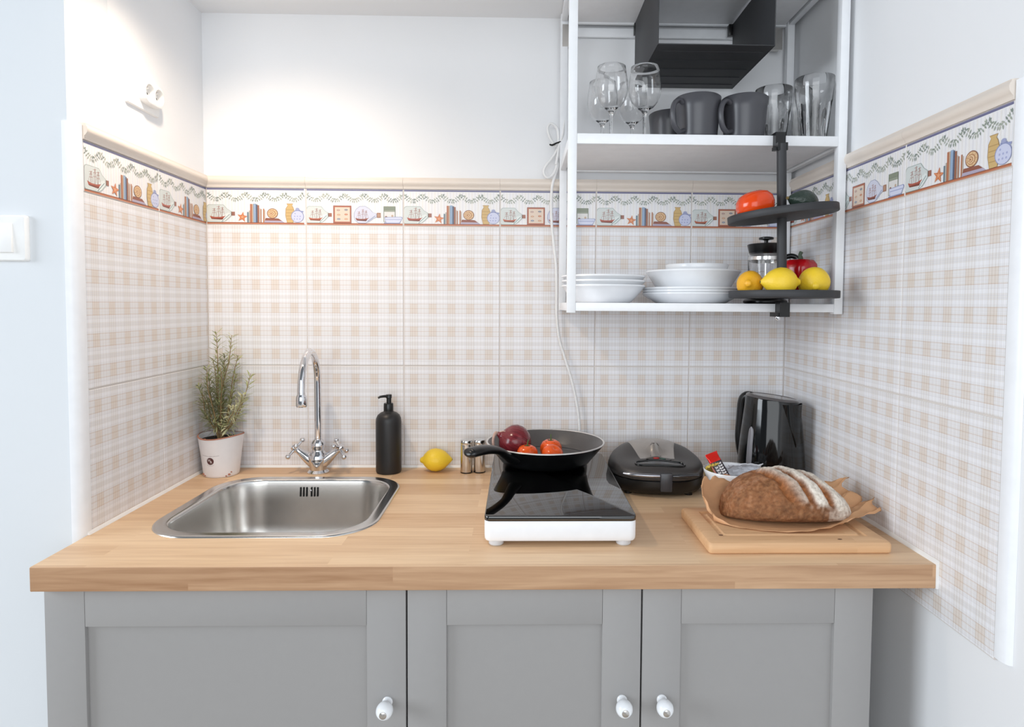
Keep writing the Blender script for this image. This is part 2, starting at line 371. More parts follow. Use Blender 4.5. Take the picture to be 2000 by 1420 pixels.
def base_print(P, seed):
    rnd = random.Random(seed)
    for i in range(0, 250, 8): P.rect(i, 5, i+3, 88, (231, 230, 234) if i % 16 else (236, 233, 230))
    P.rect(0, 89.5, 250, 94, (112, 112, 146)); P.rect(0, 92.6, 250, 94, (140, 138, 160))
    P.rect(0, 0.6, 250, 5.2, (186, 112, 78)); P.rect(0, 0.6, 250, 1.8, (206, 150, 122)); P.rect(0, 4.4, 250, 5.4, (138, 78, 56))
    for k in range(5):
        for j in range(11):
            t = .05+.9*j/10; x = k*50+50*t; y = 81-16*math.sin(PI*t)**.85
            out = math.atan2(-1.0, (t-.5)*2.6)          # away from the wreath's centre
            col = rnd.choice([(166, 174, 162), (148, 158, 146), (176, 180, 168), (136, 146, 138)])
            side = (t-.5)*2
            P.leaf(x, y, rnd.uniform(6, 8.5), 3.0, out+rnd.uniform(-.25, .25), col)
            P.leaf(x, y, rnd.uniform(6, 8.5), 2.8, (PI*.5+(-.9 if side > 0 else .9)*-1)+rnd.uniform(-.4, .4), col)
            if abs(side) > .55: P.leaf(x, y, rnd.uniform(6, 8), 2.8, PI*.5+rnd.uniform(-.6, .6), col)
def print_a():
    P = Print(); base_print(P, 3)
    ship_bottle(P, 1, 64, 51, (213, 219, 217), (158, 172, 168), (158, 108, 92)); ship(P, 28, 13, .95)
    cx, cy, R = 92, 19, 14
    P.poly([(cx+(R if i % 2 == 0 else R*.42)*math.sin(PI*i/5+.15), cy+(R if i % 2 == 0 else R*.42)*math.cos(PI*i/5+.15)) for i in range(10)], (204, 122, 78))
    P.ell(cx, cy, 3, 3, (226, 160, 120)); 
    for i in range(5): P.line(cx, cy, cx+R*.7*math.sin(2*PI*i/5+.15), cy+R*.7*math.cos(2*PI*i/5+.15), 1, (230, 165, 125))
    for x0, x1, h, c in ((104, 108, 32, (118, 138, 150)), (108.5, 111.5, 36, (196, 190, 180)), (112, 117, 53, (184, 118, 86)), (117.3, 120, 53, (214, 188, 164)), (120.3, 127, 54, (148, 172, 200)), (127.3, 130.5, 52, (92, 100, 124)), (130.8, 135, 50, (160, 104, 80)), (136, 138, 42, (216, 196, 180)), (138.5, 141, 40, (190, 140, 116)), (145, 148, 41, (188, 126, 92)), (148.5, 150.5, 38, (222, 200, 180))):
        P.rect(x0, 5.2, x1, h, c); P.rect(x1-.8, 5.2, x1, h, tuple(int(q*.8) for q in c))
    P.poly([(147, 5.2), (200, 5.2), (193, 10), (150, 10.5)], (178, 168, 188)); P.poly([(149, 10.5), (193, 10), (184, 16), (152, 17)], (146, 88, 70))
    P.ell(169, 29, 14, 13, (140, 88, 62), 24); P.ell(169, 29, 12.4, 11.4, (224, 190, 146), 24)
    for k, (r, c) in enumerate(((9, (176, 120, 80)), (7.6, (230, 200, 160)), (5, (170, 114, 78)), (3.8, (226, 192, 150)), (1.8, (160, 100, 70)))): P.ell(168-k*.5, 28.6, r, r*.92, c, 20)
    for i in range(9): P.line(169+5*math.cos(i*.7), 29+5*math.sin(i*.7), 169+12*math.cos(i*.7), 29+11*math.sin(i*.7), .8, (186, 136, 96))
    v = [(206, 5.2), (222, 5.2), (225, 18), (226, 34), (222, 46), (219, 50), (222, 55), (205, 55), (208, 50), (203, 42), (202, 24)]
    P.poly(v, (168, 134, 82)); P.poly([(214+(x-214)*.9, y*.97+.6) for x, y in v], (208, 176, 118))
    for yy in (14, 22, 30, 38): P.rect(204, yy, 224, yy+1.4, (182, 146, 92))
    P.ell(233, 22, 16.5, 16, (142, 150, 190), 24); P.ell(233, 21.5, 15, 14.6, (206, 210, 234), 24); P.rect(227, 36, 240, 39, (140, 148, 188)); P.ell(233, 41, 5, 3.4, (160, 166, 200), 14); P.poly([(240, 37), (249, 36), (247, 32), (242, 34)], (150, 158, 196))
    for i in range(7): P.ell(225+i % 3*7+i//3, 15+i//3*7, 1.8, 1.8, (168, 174, 212), 10)
    return P
def print_b():
    P = Print(); base_print(P, 5)
    ship_bottle(P, 1, 57, 49, (213, 219, 217), (158, 172, 168), (166, 110, 90)); ship(P, 24, 12, .86, (186, 104, 78))
    P.rect(70, 5.2, 116.5, 51, (132, 76, 58)); P.rect(71, 6.2, 115.5, 50, (178, 108, 84)); P.rect(74.5, 9.5, 112.5, 46.5, (236, 218, 200)); P.rect(76, 11, 111, 45, (226, 206, 188))
    for x, y, c in ((83, 39, (180, 150, 140)), (103, 40, (130, 130, 140)), (84, 27, (200, 160, 130)), (103, 28, (190, 130, 100)), (84, 16, (140, 146, 160)), (103, 16, (200, 156, 124))): P.ell(x, y, 4.6, 2.4, c, 10); P.ell(x, y, 2.4, 1.1, tuple(min(255, q+30) for q in c), 8)
    o = [(123, 22), (126, 12), (135, 5.4), (152, 5.4), (162, 9), (172, 17), (182, 22), (182, 31), (172, 34), (163, 44), (152, 50.5), (138, 50), (128, 42), (123.5, 32)]
    P.poly(o, (158, 164, 190)); P.poly([(150+(x-150)*.955, 28+(y-28)*.95) for x, y in o], (214, 216, 232))
    P.line(158, 10, 178, 25, 2, (150, 160, 184)); P.rect(182, 20, 192, 33, (170, 128, 106)); P.ell(187, 26.5, 3, 4, (190, 150, 124), 10); ship(P, 143, 12, .82, (150, 84, 70))
    P.rect(199.5, 9, 230, 50, (120, 128, 112)); P.rect(201, 10, 228.5, 36, (226, 224, 222)); P.rect(201, 36, 228.5, 41, (150, 156, 140)); P.rect(200.5, 42, 229, 49.5, (136, 144, 126)); P.ell(206, 20, 4, 5, (150, 108, 88), 10); P.ell(222, 25, 3, 3, (196, 172, 150), 10)
    bo = [(206, 5.4), (238, 5.4), (242, 8), (248.5, 20), (246, 23), (202, 22), (203, 13)]
    P.poly(bo, (140, 150, 190)); P.poly([(225+(x-225)*.94, 13.5+(y-13.5)*.88) for x, y in bo], (214, 218, 238)); P.rect(205, 15, 244, 16.6, (160, 168, 206)); P.rect(200, 5.2, 242, 7.4, (150, 156, 190))
    return P
PA, PB = print_a(), print_b()
TW = .2505
MESH = {}
def full(key, fn):
    if key not in MESH: MESH[key] = fn()
    return MESH[key]
def moulding_mesh(w_):
    # cornice profile: y (out) / z
    pr = [(.007, 0), (-.002, 0), (-.003, .003), (-.003, .006), (-.006, .009), (-.0085, .013), (-.0095, .018), (-.0085, .0225), (-.006, .0255), (-.006, .0285), (-.001, .0295), (.007, .0295)]
    mb = MB(); g = .0002
    mb.loft([[(g, y, z) for y, z in pr], [(w_-g, y, z) for y, z in pr]])
    o = mb.build('moulding_tile', MOULD, local=True, ang=50); me = o.data; bpy.data.objects.remove(o); return me
def tile_column(parent, pos, rz, w_, u0, design):
    """pos(u) -> location of the tile's lower left corner at the given height"""
    k = (round(w_, 4), round(u0, 4))
    for z0, z1 in ((ZLO, ZG), (ZG, ZB)):
        me = full(('p',)+k+(round(z1-z0, 4),), lambda: tile_mesh(w_, z1-z0, u0, .364-(z1-z0)))
        mobj('wall_tile', me, parent, pos(z0), rz)
    bt = mobj('border_tile', full(('b',)+k, lambda: tile_mesh(w_, ZT-ZB, 0, 0, TILEW)), parent, pos(ZB), rz)
    P = PA if design == 'a' else PB
    me = full(('pr', design)+k, lambda: P.mesh('print', u0*1000+2, (u0+w_)*1000-2))
    pr = mobj('print', me, bt, (-u0, 0, .0008)); pr.scale = (1, 1, .985)
    mobj('moulding_tile', full(('m',)+k[:1], lambda: moulding_mesh(w_)), parent, pos(ZT), rz)
x = 0.0
for i in range(6):
    x0 = 0 if i == 0 else .2548+TW*(i-1); x1 = .2548+TW*i if i < 5 else XW
    tile_column(wall_back, lambda z, x0=x0: (x0, 0, z), 0, x1-x0, 0, 'ab'[i % 2])
for i in range(3):
    y0 = 0 if i == 0 else -.2523-TW*(i-1); wd = .2523 if i == 0 else TW
    tile_column(wall_right, lambda z, y0=y0: (XW, y0, z), -PI/2, wd, 0, 'aba'[i])
# left wall: front tile whole, the corner tile cut (keeps its left part)
tile_column(wall_left, lambda z: (0, -.4725, z), PI/2, TW, 0, 'a')
tile_column(wall_left, lambda z: (0, -.4725+TW, z), PI/2, .4725-TW, 0, 'a')
for par, a in ((wall_back, (-.007, .0012, ZLO, XW+.0078, .0078, ZP-.004)), (wall_left, (-.0078, -.4725, ZLO, -.0012, .006, ZP-.004)), (wall_right, (XW+.0012, -.7535, ZLO, XW+.0078, .006, ZP-.004))):
    g = box('grout', GROUT, None, *a, bevel=0); g.parent = par
t1 = MB().loft([[(-.0075+0.0, -.4735, z), (.0005, -.4735, z), (.001, -.480, z), (-.0005, -.490, z), (-.004, -.4975, z), (-.010, -.5005, z), (-.018, -.5005, z), (-.018, -.4985, z), (-.0075, -.4965, z)] for z in (-.05, .748, .752)]).build('trim_1', TRIMW)
setp(t1, 'white rounded tile edge trim at the corner beside the light switch', 'trim', kind='structure'); t1.rotation_euler.z = .0207
t2 = MB().loft([[(1.5178, -.7545, z), (1.5095, -.7545, z), (1.5090, -.762, z), (1.5105, -.772, z), (1.5135, -.778, z), (1.5178, -.780, z)] for z in (-.085, .750, .754)]).build('trim_2', TRIMW)
setp(t2, 'white rounded tile edge trim on the wall right of the worktop', 'trim', kind='structure')
# silicone joints round the worktop
cb_ = MB().loft([[(xx, 0, 0.0), (xx, -.0045, .0002), (xx, -.0035, .0022), (xx, -.0008, .006), (xx, 0, .0062)] for xx in (.004, XW-.004)]).build('trim_3', CAULK); setp(cb_, 'white silicone joint between worktop and back wall tiles', 'trim', kind='structure')
cl_ = MB().loft([[(0, yy, 0.0), (.0045, yy, .0002), (.0035, yy, .0022), (.0008, yy, .006), (0, yy, .0062)] for yy in (-.004, -.485)]).build('trim_4', CAULK); cl_.rotation_euler.z = .0207; setp(cl_, 'white silicone joint along the worktop end beside the plant', 'trim', kind='structure')
cr_ = MB().loft([[(XW+.002, yy, zb), (XW-.004, yy, zb), (XW-.0045, yy, .0005), (XW-.0035, yy, .0025), (XW-.0008, yy, .007), (XW+.002, yy, .007)] for yy, zb in ((-.004, -.041), (-.629, -.041))]).build('trim_5', CAULK); setp(cr_, 'white silicone joint between worktop and right wall, blobbed at its front end', 'trim', kind='structure')

# ------------------------------------------------------------------ base cabinets
def cabinet(x0, x1, knob_x, label):
    t = thing('base_cabinet', label, 'cabinet', (x0, -.59, -.78), group='grey base cabinets under the worktop')
    bt = -.042; yb = -.588
    b = MB()
    b.box(x0, yb, -.78, x0+.016, -.02, bt).box(x1-.016, yb, -.78, x1, -.02, bt).box(x0, -.03, -.78, x1, -.02, bt).box(x0, yb, -.78, x1, -.02, -.764)
    b.build('body', CABP, t)
    d0, d1, zt, zb, yf = x0+.0012, x1-.0012, -.0475, -.778, -.61
    s = .0655; r = .061
    door = box('door', CABP, t, d0+s-.004, yf+.008, zb+.05, d1-s+.004, yf+.015, zt-r+.004, bevel=0)
    box('stile', CABP, door, d0, yf, zb, d0+s-.0002, yf+.0195, zt, bevel=.0008)
    box('stile', CABP, door, d1-s+.0002, yf, zb, d1, yf+.0195, zt, bevel=.0008)
    box('rail', CABP, door, d0+s+.0002, yf+.0003, zt-r, d1-s-.0002, yf+.0195, zt, bevel=.0006)
    box('rail', CABP, door, d0+s+.0002, yf+.0003, zb, d1-s-.0002, yf+.0195, zb+r, bevel=.0006)
    zk = -.239; M = Matrix.Rotation(PI/2, 3, 'X')
    MB().lathe([(0, 0), (.0085, 0), (.0088, .002), (.0065, .004), (.006, .007), (.0095, .012), (.0132, .019), (.0142, .025), (.0128, .031), (.0095, .0355), (.006, .0375), (0, .038)], 28, (knob_x, yf, zk), M).build('knob', CERW, door)
    k = MB().lathe([(0, .0365), (.0062, .0365), (.0060, .0385), (.003, .0398), (0, .040)], 20, (knob_x, yf, zk), M).build('knob_screw_cap', STEEL, door); k['label'] = 'small brushed metal cap on the knob'
cabinet(.0205, .619, .5869, 'wide grey shaker cabinet below the sink')
cabinet(.6195, 1.0155, .9835, 'grey shaker cabinet in the middle, below the induction hob')
cabinet(1.016, 1.4118, 1.0515, 'grey shaker cabinet on the right, below the bread board')

# ------------------------------------------------------------------ worktop with sink cut-out
def worktop():
    SC = (.312, -.301)
    bm = bmesh.new()
    outer = [(.0008, -.0008), (1.5092, -.0008), (1.5055, -.6277), (.0132, -.6277)]
    hole = [(p[0], p[1]) for p in rrect(.206, .189, .095, 8, SC)]
    z1, z0 = 0, -.0405
    rings = []
    for z in (z1, z0):
        eo = [bm.verts.new((*p, z)) for p in outer]; eh = [bm.verts.new((*p, z)) for p in hole]
        es = [bm.edges.new((eo[i], eo[(i+1) % 4])) for i in range(4)]+[bm.edges.new((eh[i], eh[(i+1) % len(eh)])) for i in range(len(eh))]
        bmesh.ops.triangle_fill(bm, edges=es, use_beauty=True, use_dissolve=False)
        rings.append((eo, eh))
    for a, b in zip(rings[0], rings[1]):
        for i in range(len(a)):
            j = (i+1) % len(a); bm.faces.new((a[i], a[j], b[j], b[i]))
    bmesh.ops.recalc_face_normals(bm, faces=bm.faces)
    fe = [e for e in bm.edges if all(v.co.y < -.62 for v in e.verts) and abs(e.verts[0].co.z-e.verts[1].co.z) < 1e-4 and abs(e.verts[0].co.x-e.verts[1].co.x) > .5]
    bmesh.ops.bevel(bm, geom=fe, offset=.0012, segments=2, profile=.5, affect='EDGES')
    me = bpy.data.meshes.new('worktop'); bm.to_mesh(me); bm.free(); me.materials.append(WOOD); me.materials.append(wood_mat('oak_edge_band_shaded', (212, 174, 138), (160, 118, 84), stave=(.9, .2)))  # edge band with its own grain, darkened further as shade under overhead light
    for p in me.polygons:
        if p.normal.y < -.9 and p.center.y < -.6: p.material_index = 1
    o = bpy.data.objects.new('worktop', me); C.objects.link(o)
    setp(o, 'oak butcher-block style worktop with a sink cut-out', 'worktop')
worktop()

# ------------------------------------------------------------------ sink
def sink():
    c = (.312, -.301); hw, hd = .218, .201
    t = thing('sink', 'inset brushed steel sink with rounded corners in the worktop', 'sink', (c[0], c[1], 0))
    L = lambda ins, z, r: rrect(hw-ins, hd-ins, r, 12, c, z)
    rim = [L(0, .0002, .10), L(.0004, .0018, .10), L(.002, .0032, .099), L(.005, .0038, .097), L(.017, .0030, .088), L(.0205, .0034, .086), L(.0235, .0026, .083), L(.0255, 0, .081), L(.0265, -.004, .08)]
    MB().loft(rim, False, False).build('rim', STEELR, t, ang=60)
    bas = [L(.0265, -.004, .08), L(.028, -.012, .079), L(.031, -.05, .077), L(.036, -.10, .072), L(.042, -.125, .068), L(.052, -.142, .06), L(.068, -.150, .05), L(.13, -.153, .03), L(.165, -.154, .015)]
    MB().loft(bas, False, True).build('basin', STEEL, t, ang=60)
    yb = c[1]+hd-.0285
    for i in range(6):
        xx = .279+i*.0074+(.004 if i > 2 else 0)
        MB().loft([[(xx+px, yb-.0015-(.001 if z < -.02 else 0)+yy, z+pz) for px, pz in ((-.0018, 0), (.0018, 0))][:1]+[(xx+.0018, yb-.0015+yy, z)]+[(xx+.0018, yb+.0015+yy, z)]+[(xx-.0018, yb+.0015+yy, z)] for z, yy in ((-.037, -.0018), (-.015, -.0002))]).build('overflow_slot', DARK, t)
    MB().sphere((.3035, yb-.0005, -.023), .0032).build('overflow_screw', CHROME, t)
    MB().lathe([(0, -.1535), (.04, -.1535), (.042, -.1525), (.036, -.1515), (.03, -.1525), (0, -.1528)], 28, (c[0], c[1], 0)).build('drain', CHROME, t)
sink()

# ------------------------------------------------------------------ tap
def tap():
    bx, by = .297, -.052
    t = thing('kitchen_tap', 'chrome two-handle mixer tap with high swan-neck spout behind the sink', 'tap', (bx, by, 0))
    MB().lathe([(0, 0), (.026, 0), (.0265, .003), (.0235, .006), (.0205, .009), (.021, .018), (.0245, .030), (.0255, .040), (.022, .050), (.0165, .056), (.0155, .060), (.0175, .066), (.0178, .074), (.0145, .082), (.0115, .086), (0, .086)], 36, (bx, by, 0)).build('base', CHROME, t)
    pts = [(bx, by, .08), (bx, by, .12), (bx, by, .17), (bx, by, .228)]
    R = .083
    for i in range(1, 13):
        a = PI*i/12; pts.append((bx+.016*(1-math.cos(a))/2, by-R*(1-math.cos(a)), .232+R*math.sin(a)))
    pts.append((bx+.017, by-2*R-.002, .218))
    MB().tube(pts, .0085, 18).build('spout', CHROME, t)
    ex, ey = bx+.017, by-2*R-.002
    MB().lathe([(0, .196), (.0112, .196), (.0122, .199), (.0122, .214), (.0115, .2195), (.0090, .224), (.0085, .228), (0, .228)], 24, (ex, ey, 0)).build('aerator', CHROME, t)
    for s in (-1, 1):
        d = Vector((s*.80, -.05, .62)).normalized()
        p0 = Vector((bx+s*.006, by, .024)); p = lambda k: p0+d*k
        MB().tube([p(.0), p(.018), p(.034), p(.046), p(.052), p(.056)], [.0165, .0155, .0125, .0095, .0085, .0085], 20).build('valve_arm', CHROME, t)
        c0 = p(.064)
        h = MB(); h.tube([p(.054), p(.058), p(.066), p(.072), p(.0745)], [.006, .0088, .0092, .0075, .003], 18)
        u = Vector((0, 1, 0)); u = (u-d*u.dot(d)).normalized(); v = d.cross(u)
        for k in range(4):
            a = PI/4+k*PI/2+s*.22; q = u*math.cos(a)+v*math.sin(a)
            h.tube([c0, c0+q*.012, c0+q*.020, c0+q*.024], [.0052, .0038, .0034, .0034], 12); h.sphere(c0+q*.027, .0066, 14, 8)
        h.build('cross_handle', CHROME, t)
tap()

# ------------------------------------------------------------------ soap dispenser
def soap():
    x, y = .4745, -.0465
    t = thing('soap_dispenser', 'matt black soap pump bottle standing behind the sink', 'soap dispenser', (x, y, 0))
    MB().lathe([(0, 0), (.028, 0), (.0312, .002), (.0322, .006), (.0322, .130), (.0312, .139), (.0275, .1475), (.020, .1535), (.0135, .156), (.0125, .158), (0, .158)], 40, (x, y, 0)).build('bottle', BLACKS, t)
    MB().lathe([(0, .1575), (.0122, .1575), (.0125, .159), (.0122, .176), (.011, .178), (0, .178)], 28, (x, y, 0)).build('collar', BLACKP, t)
    n = MB(); n.lathe([(0, .176), (.0062, .176), (.0062, .190), (.0075, .191), (.0075, .1985), (.0065, .200), (0, .200)], 20, (x+.001, y, 0))
    n.tube([(x, y, .1955), (x-.010, y-.006, .1960), (x-.019, y-.010, .1952), (x-.024, y-.012, .1925)], [.0038, .0034, .003, .0026], 10)
    n.build('pump_nozzle', BLACKP, t)
soap()

# ------------------------------------------------------------------ lemons
def lemon(name, label, c, L, r, rz, material, group=None, tilt=0, sag=True):
    t = thing(name, label, 'lemon', (c[0], c[1], c[2]), rz, group)
    M = Matrix.Translation((0, 0, r*.985)) @ Matrix.Rotation(tilt, 4, 'Y') @ Matrix.Rotation(PI/2, 4, 'Y')
    h = L/2
    prof = [(0, -h), (.0028, -h+.0005), (.0055, -h+.003), (.0085, -h*.86), (r*.46, -h*.74), (r*.72, -h*.55), (r*.92, -h*.28), (r, 0), (r*.95, h*.27), (r*.80, h*.50), (r*.52, h*.71), (r*.32, h*.80), (.0072, h*.89), (.0056, h*.96), (.003, h-.0004), (0, h)]
    rnd = random.Random(c[0]); ph = rnd.uniform(0, 6)
    MB().lathe(prof, 32, (0, 0, 0), M, lambda a, z: 1+.018*math.sin(3*a+ph)+.01*math.sin(5*a-z*90)).build('rind', material, t, local=True, ang=80)
    s = MB(); s.lathe([(0, -h-.0006), (.0022, -h-.0004), (.0026, -h+.001), (0, -h+.002)], 8, (0, 0, 0), M).build('stem_scar', GREEN, t, local=True)
    return t
lemon('lemon', 'yellow lemon lying on the worktop beside the steel shakers', (.5945, -.038, .0005), .083, .0295, 0.08+PI, LEMON)

# ------------------------------------------------------------------ shakers
def shaker(x, y, label):
    t = thing('steel_shaker', label, 'shaker', (x, y, 0), group='steel salt and pepper shakers')
    MB().lathe([(0, 0), (.0145, 0), (.0153, .0008), (.0153, .003), (0, .003)], 32, (x, y, 0)).build('base', BLACKP, t)
    MB().lathe([(0, .0028), (.0150, .0028), (.0152, .004), (.0152, .0735), (.0146, .0742), (0, .0742)], 36, (x, y, 0)).build('body', STEELR, t)
    MB().lathe([(0, .0740), (.0148, .0740), (.0152, .0748), (.0152, .0835), (.0145, .0846), (0, .0848)], 36, (x, y, 0)).build('lid', STEELR, t)
shaker(.6735, -.0500, 'cylindrical steel shaker next to the lemon'); shaker(.7065, -.0455, 'cylindrical steel shaker half hidden behind the pan handle')

# ------------------------------------------------------------------ induction hob
HT = .0555
def hob():
    x0, x1, y0, y1 = .7455, 1.0175, -.5455, -.072
    c = ((x0+x1)/2, (y0+y1)/2); hw, hd = (x1-x0)/2, (y1-y0)/2
    t = thing('induction_hob', 'portable induction hob with white body and black glass top', 'hob', (c[0], c[1], 0))
    L = lambda ins, z, r: rrect(hw-ins, hd-ins, r, 6, c, z)
    MB().loft([L(.006, .0085, .008), L(.002, .0098, .011), L(.0005, .0125, .012), L(0, .018, .012), L(0, .0435, .012), L(.001, .0455, .011)]).build('body', WHITEM, t)
    MB().loft([L(.0008, .0457, .010), L(0, .0468, .010), L(0, .0535, .010), L(.0006, HT-.0006, .010), L(.0018, HT, .009)]).build('glass_top', BGLASS, t)
    for fx in (x0+.021, x1-.021):
        for fy in (y0+.0155, y1-.022):
            MB().lathe([(0, 0), (.0115, 0), (.0135, .002), (.0135, .0095), (0, .0095)], 20, (fx, fy, 0)).build('foot', mat('grey_rubber', (206, 206, 208), .6), t)
hob()

# ------------------------------------------------------------------ frying pan
def pan():
    c = (.871, -.148); z0 = HT+.0004
    t = thing('frying_pan', 'black frying pan with pale rim on the induction hob', 'pan', (c[0], c[1], z0))
    MB().lathe([(0, 0), (.102, 0), (.106, .002), (.112, .010), (.124, .024), (.137, .040), (.1418, .0465), (.1408, .0475), (.1392, .047), (.134, .040), (.10, .004), (0, .004)], 72, (c[0], c[1], z0)).build('body', BLACKP, t, ang=60)
    MB().lathe([(0, .0045), (.099, .0045), (.106, .008), (.113, .017), (.124, .030), (.1352, .0435), (.1390, .0474), (.1385, .0478), (.1342, .044), (.123, .031), (.112, .018), (.105, .009), (.098, .0058), (0, .0058)], 72, (c[0], c[1], z0)).build('non_stick_coating', mat('grey_non_stick', (84, 82, 82), .32, var=(300, .1)), t, ang=60)
    MB().lathe([(.1378, .0472), (.1390, .0487), (.1408, .0489), (.1424, .0477), (.1420, .0462), (.1400, .0466)], 72, (c[0], c[1], z0), ring=True).build('rim', mat('brushed_aluminium', (226, 225, 223), .3, .7), t, ang=70)
    root = Vector((c[0]-.084, c[1]-.104, z0+.033)); tip = Vector((.703, -.372, .1270))
    d = tip-root
    pts = [root+Vector((.008, .010, -.006)), root, root+d*.12+Vector((0, 0, .004)), root+d*.30+Vector((0, 0, .012)), root+d*.55+Vector((0, 0, .012)), root+d*.8+Vector((0, 0, .006)), root+d*.96, tip]
    MB().tube(cr(pts, 5), [.022, .019, .0155, .0145, .0165, .0180, .0170, .005], 18, flat=.6).build('handle', BLACKP, t)
    q = Vector((c[0]-.077, c[1]-.098, z0+.026)); dd = Vector((-.62, -.78, 0)).normalized()
    MB().tube([q, q+dd*.006, q+dd*.012], [.005, .005, .003], 10).build('rivet', CHROME, t)
pan()

def red_onion():
    c = Vector((.797, -.152, .0625)); r = .0415
    t = thing('red_onion', 'dark red onion with dry stem lying in the frying pan', 'onion', c)
    m = bpy.data.materials.new('red_onion_skin'); m.use_nodes = True; nt = m.node_tree; b = nt.nodes['Principled BSDF']; b.inputs['Roughness'].default_value = .22
    tc = nt.nodes.new('ShaderNodeTexCoord'); gr = nt.nodes.new('ShaderNodeTexGradient'); gr.gradient_type = 'RADIAL'; nt.links.new(tc.outputs['UV'], gr.inputs[0])
    n = nt.nodes.new('ShaderNodeTexNoise'); mp = nt.nodes.new('ShaderNodeMapping'); mp.inputs['Scale'].default_value = (60, 1.2, 1); n.inputs['Scale'].default_value = 1; n.inputs['Detail'].default_value = 5
    nt.links.new(tc.outputs['UV'], mp.inputs[0]); nt.links.new(mp.outputs[0], n.inputs['Vector'])
    rp = nt.nodes.new('ShaderNodeValToRGB'); rp.color_ramp.elements[0].position = .3; rp.color_ramp.elements[0].color = lin((74, 16, 26))+(1,); rp.color_ramp.elements[1].position = .75; rp.color_ramp.elements[1].color = lin((152, 52, 60))+(1,)
    nt.links.new(n.outputs['Fac'], rp.inputs[0]); nt.links.new(rp.outputs[0], b.inputs['Base Color'])
    M = Matrix.Translation((0, 0, r*.94)) @ Matrix.Rotation(math.radians(-62), 4, 'Y') @ Matrix.Rotation(math.radians(10), 4, 'X')
    prof = [(0, -r*.92), (.006, -r*.92), (r*.45, -r*.86), (r*.78, -r*.6), (r*.97, -r*.25), (r*1.0, 0), (r*.96, r*.28), (r*.8, r*.56), (r*.5, r*.78), (r*.24, r*.90), (.0065, r*1.02), (.0048, r*1.15), (0, r*1.16)]
    o = MB().lathe(prof, 40, (0, 0, 0), M, lambda a, z: 1+.012*math.sin(4*a)+.004*math.sin(17*a)).build('skin', m, t, local=True, ang=80)
    uvl = o.data.uv_layers.new(name='UVMap'); Mi = M.inverted()
    for lp in o.data.loops:
        p = Mi @ o.data.vertices[lp.vertex_index].co; uvl.data[lp.index].uv = (abs(math.atan2(p.y, p.x)/PI), p.z/r)
    p0 = M @ Vector((0, 0, r*1.1))
    MB().tube(cr([p0, p0+Vector((-.006, -.004, .003)), p0+Vector((-.011, -.010, -.012)), p0+Vector((-.010, -.014, -.028)), p0+Vector((-.009, -.015, -.037))], 5), [.0040, .0034, .0030, .0030, .0022], 8).build('dry_stem', mat('onion_dry_stem', (196, 164, 150), .8, var=(200, .3)), t, local=True)
    MB().tube(cr([p0, p0+Vector((.010, .001, .006)), p0+Vector((.018, -.006, .007))], 4), [.0024, .0018, .0008], 6).build('dry_leaf', MATS['onion_dry_stem'], t, local=True)
red_onion()

def calyx(mb, c, r, n=5, L=.02, lift=.004, ph=0):
    for k in range(n):
        a = ph+2*PI*k/n; d = Vector((math.cos(a), math.sin(a), 0)); s = Vector((-math.sin(a), math.cos(a), 0)); c = Vector(c)
        pts = [(0, .0016, 0), (.35, .0022, lift*.4), (.7, .0014, lift*.2), (1, .0002, lift*1.2)]
        vs_ = []
        for q, w_, z in pts:
            vs_ += [c+d*L*q+s*w_+Vector((0, 0, z-.25*L*q*q)), c+d*L*q-s*w_+Vector((0, 0, z-.25*L*q*q)), c+d*L*q+Vector((0, 0, z-.0009-.25*L*q*q))]
        fs = []
        for i in range(3):
            o = i*3
            for j in range(3): fs.append((o+j, o+(j+1) % 3, o+3+(j+1) % 3, o+3+j))
        fs += [(0, 1, 2), (9, 10, 11)]
        mb.add(vs_, fs)
    return mb
def tomato(label, c, r, h, rz=0, tilt=(0, 0), stem=True, name='tomato', group='vine tomatoes in the pan', material=None):
    t = thing(name, label, 'tomato', c, rz, group)
    M = Matrix.Translation((0, 0, h/2)) @ Matrix.Rotation(tilt[0], 4, 'X') @ Matrix.Rotation(tilt[1], 4, 'Y')
    H = h/2
    prof = [(0, -H), (r*.35, -H*.98), (r*.7, -H*.80), (r*.93, -H*.42), (r, 0), (r*.95, H*.40), (r*.76, H*.76), (r*.45, H*.95), (r*.2, H*.93), (r*.06, H*.84), (0, H*.82)]
    MB().lathe(prof, 36, (0, 0, 0), M, lambda a, z: 1+.022*math.cos(5*a)).build('skin', material or TOM, t, local=True, ang=85)
    if stem:
        m = MB(); calyx(m, (0, 0, H*.93), r, 5, r*.72, .003, .3)
        m.tube([(0, 0, H*.80), (.001, 0, H+.004), (.003, .001, H+.012)], [.0020, .0016, .0018], 8)
        m.v = [tuple(M @ Vector(p)) for p in m.v]; m.build('calyx', GREEN, t, local=True)
    return t
tomato('orange-red tomato with green stem in front of the red onion in the pan', (.8265, -.198, .0620), .0245, .0425)
tomato('orange-red tomato nearest the pan rim, right of the stemmed one', (.8855, -.202, .0620), .0255, .0410, .5, (.5, .1), stem=False)
tomato('orange-red tomato with spread green calyx, behind another in the pan', (.884, -.148, .0620), .0265, .0445, 1.1)

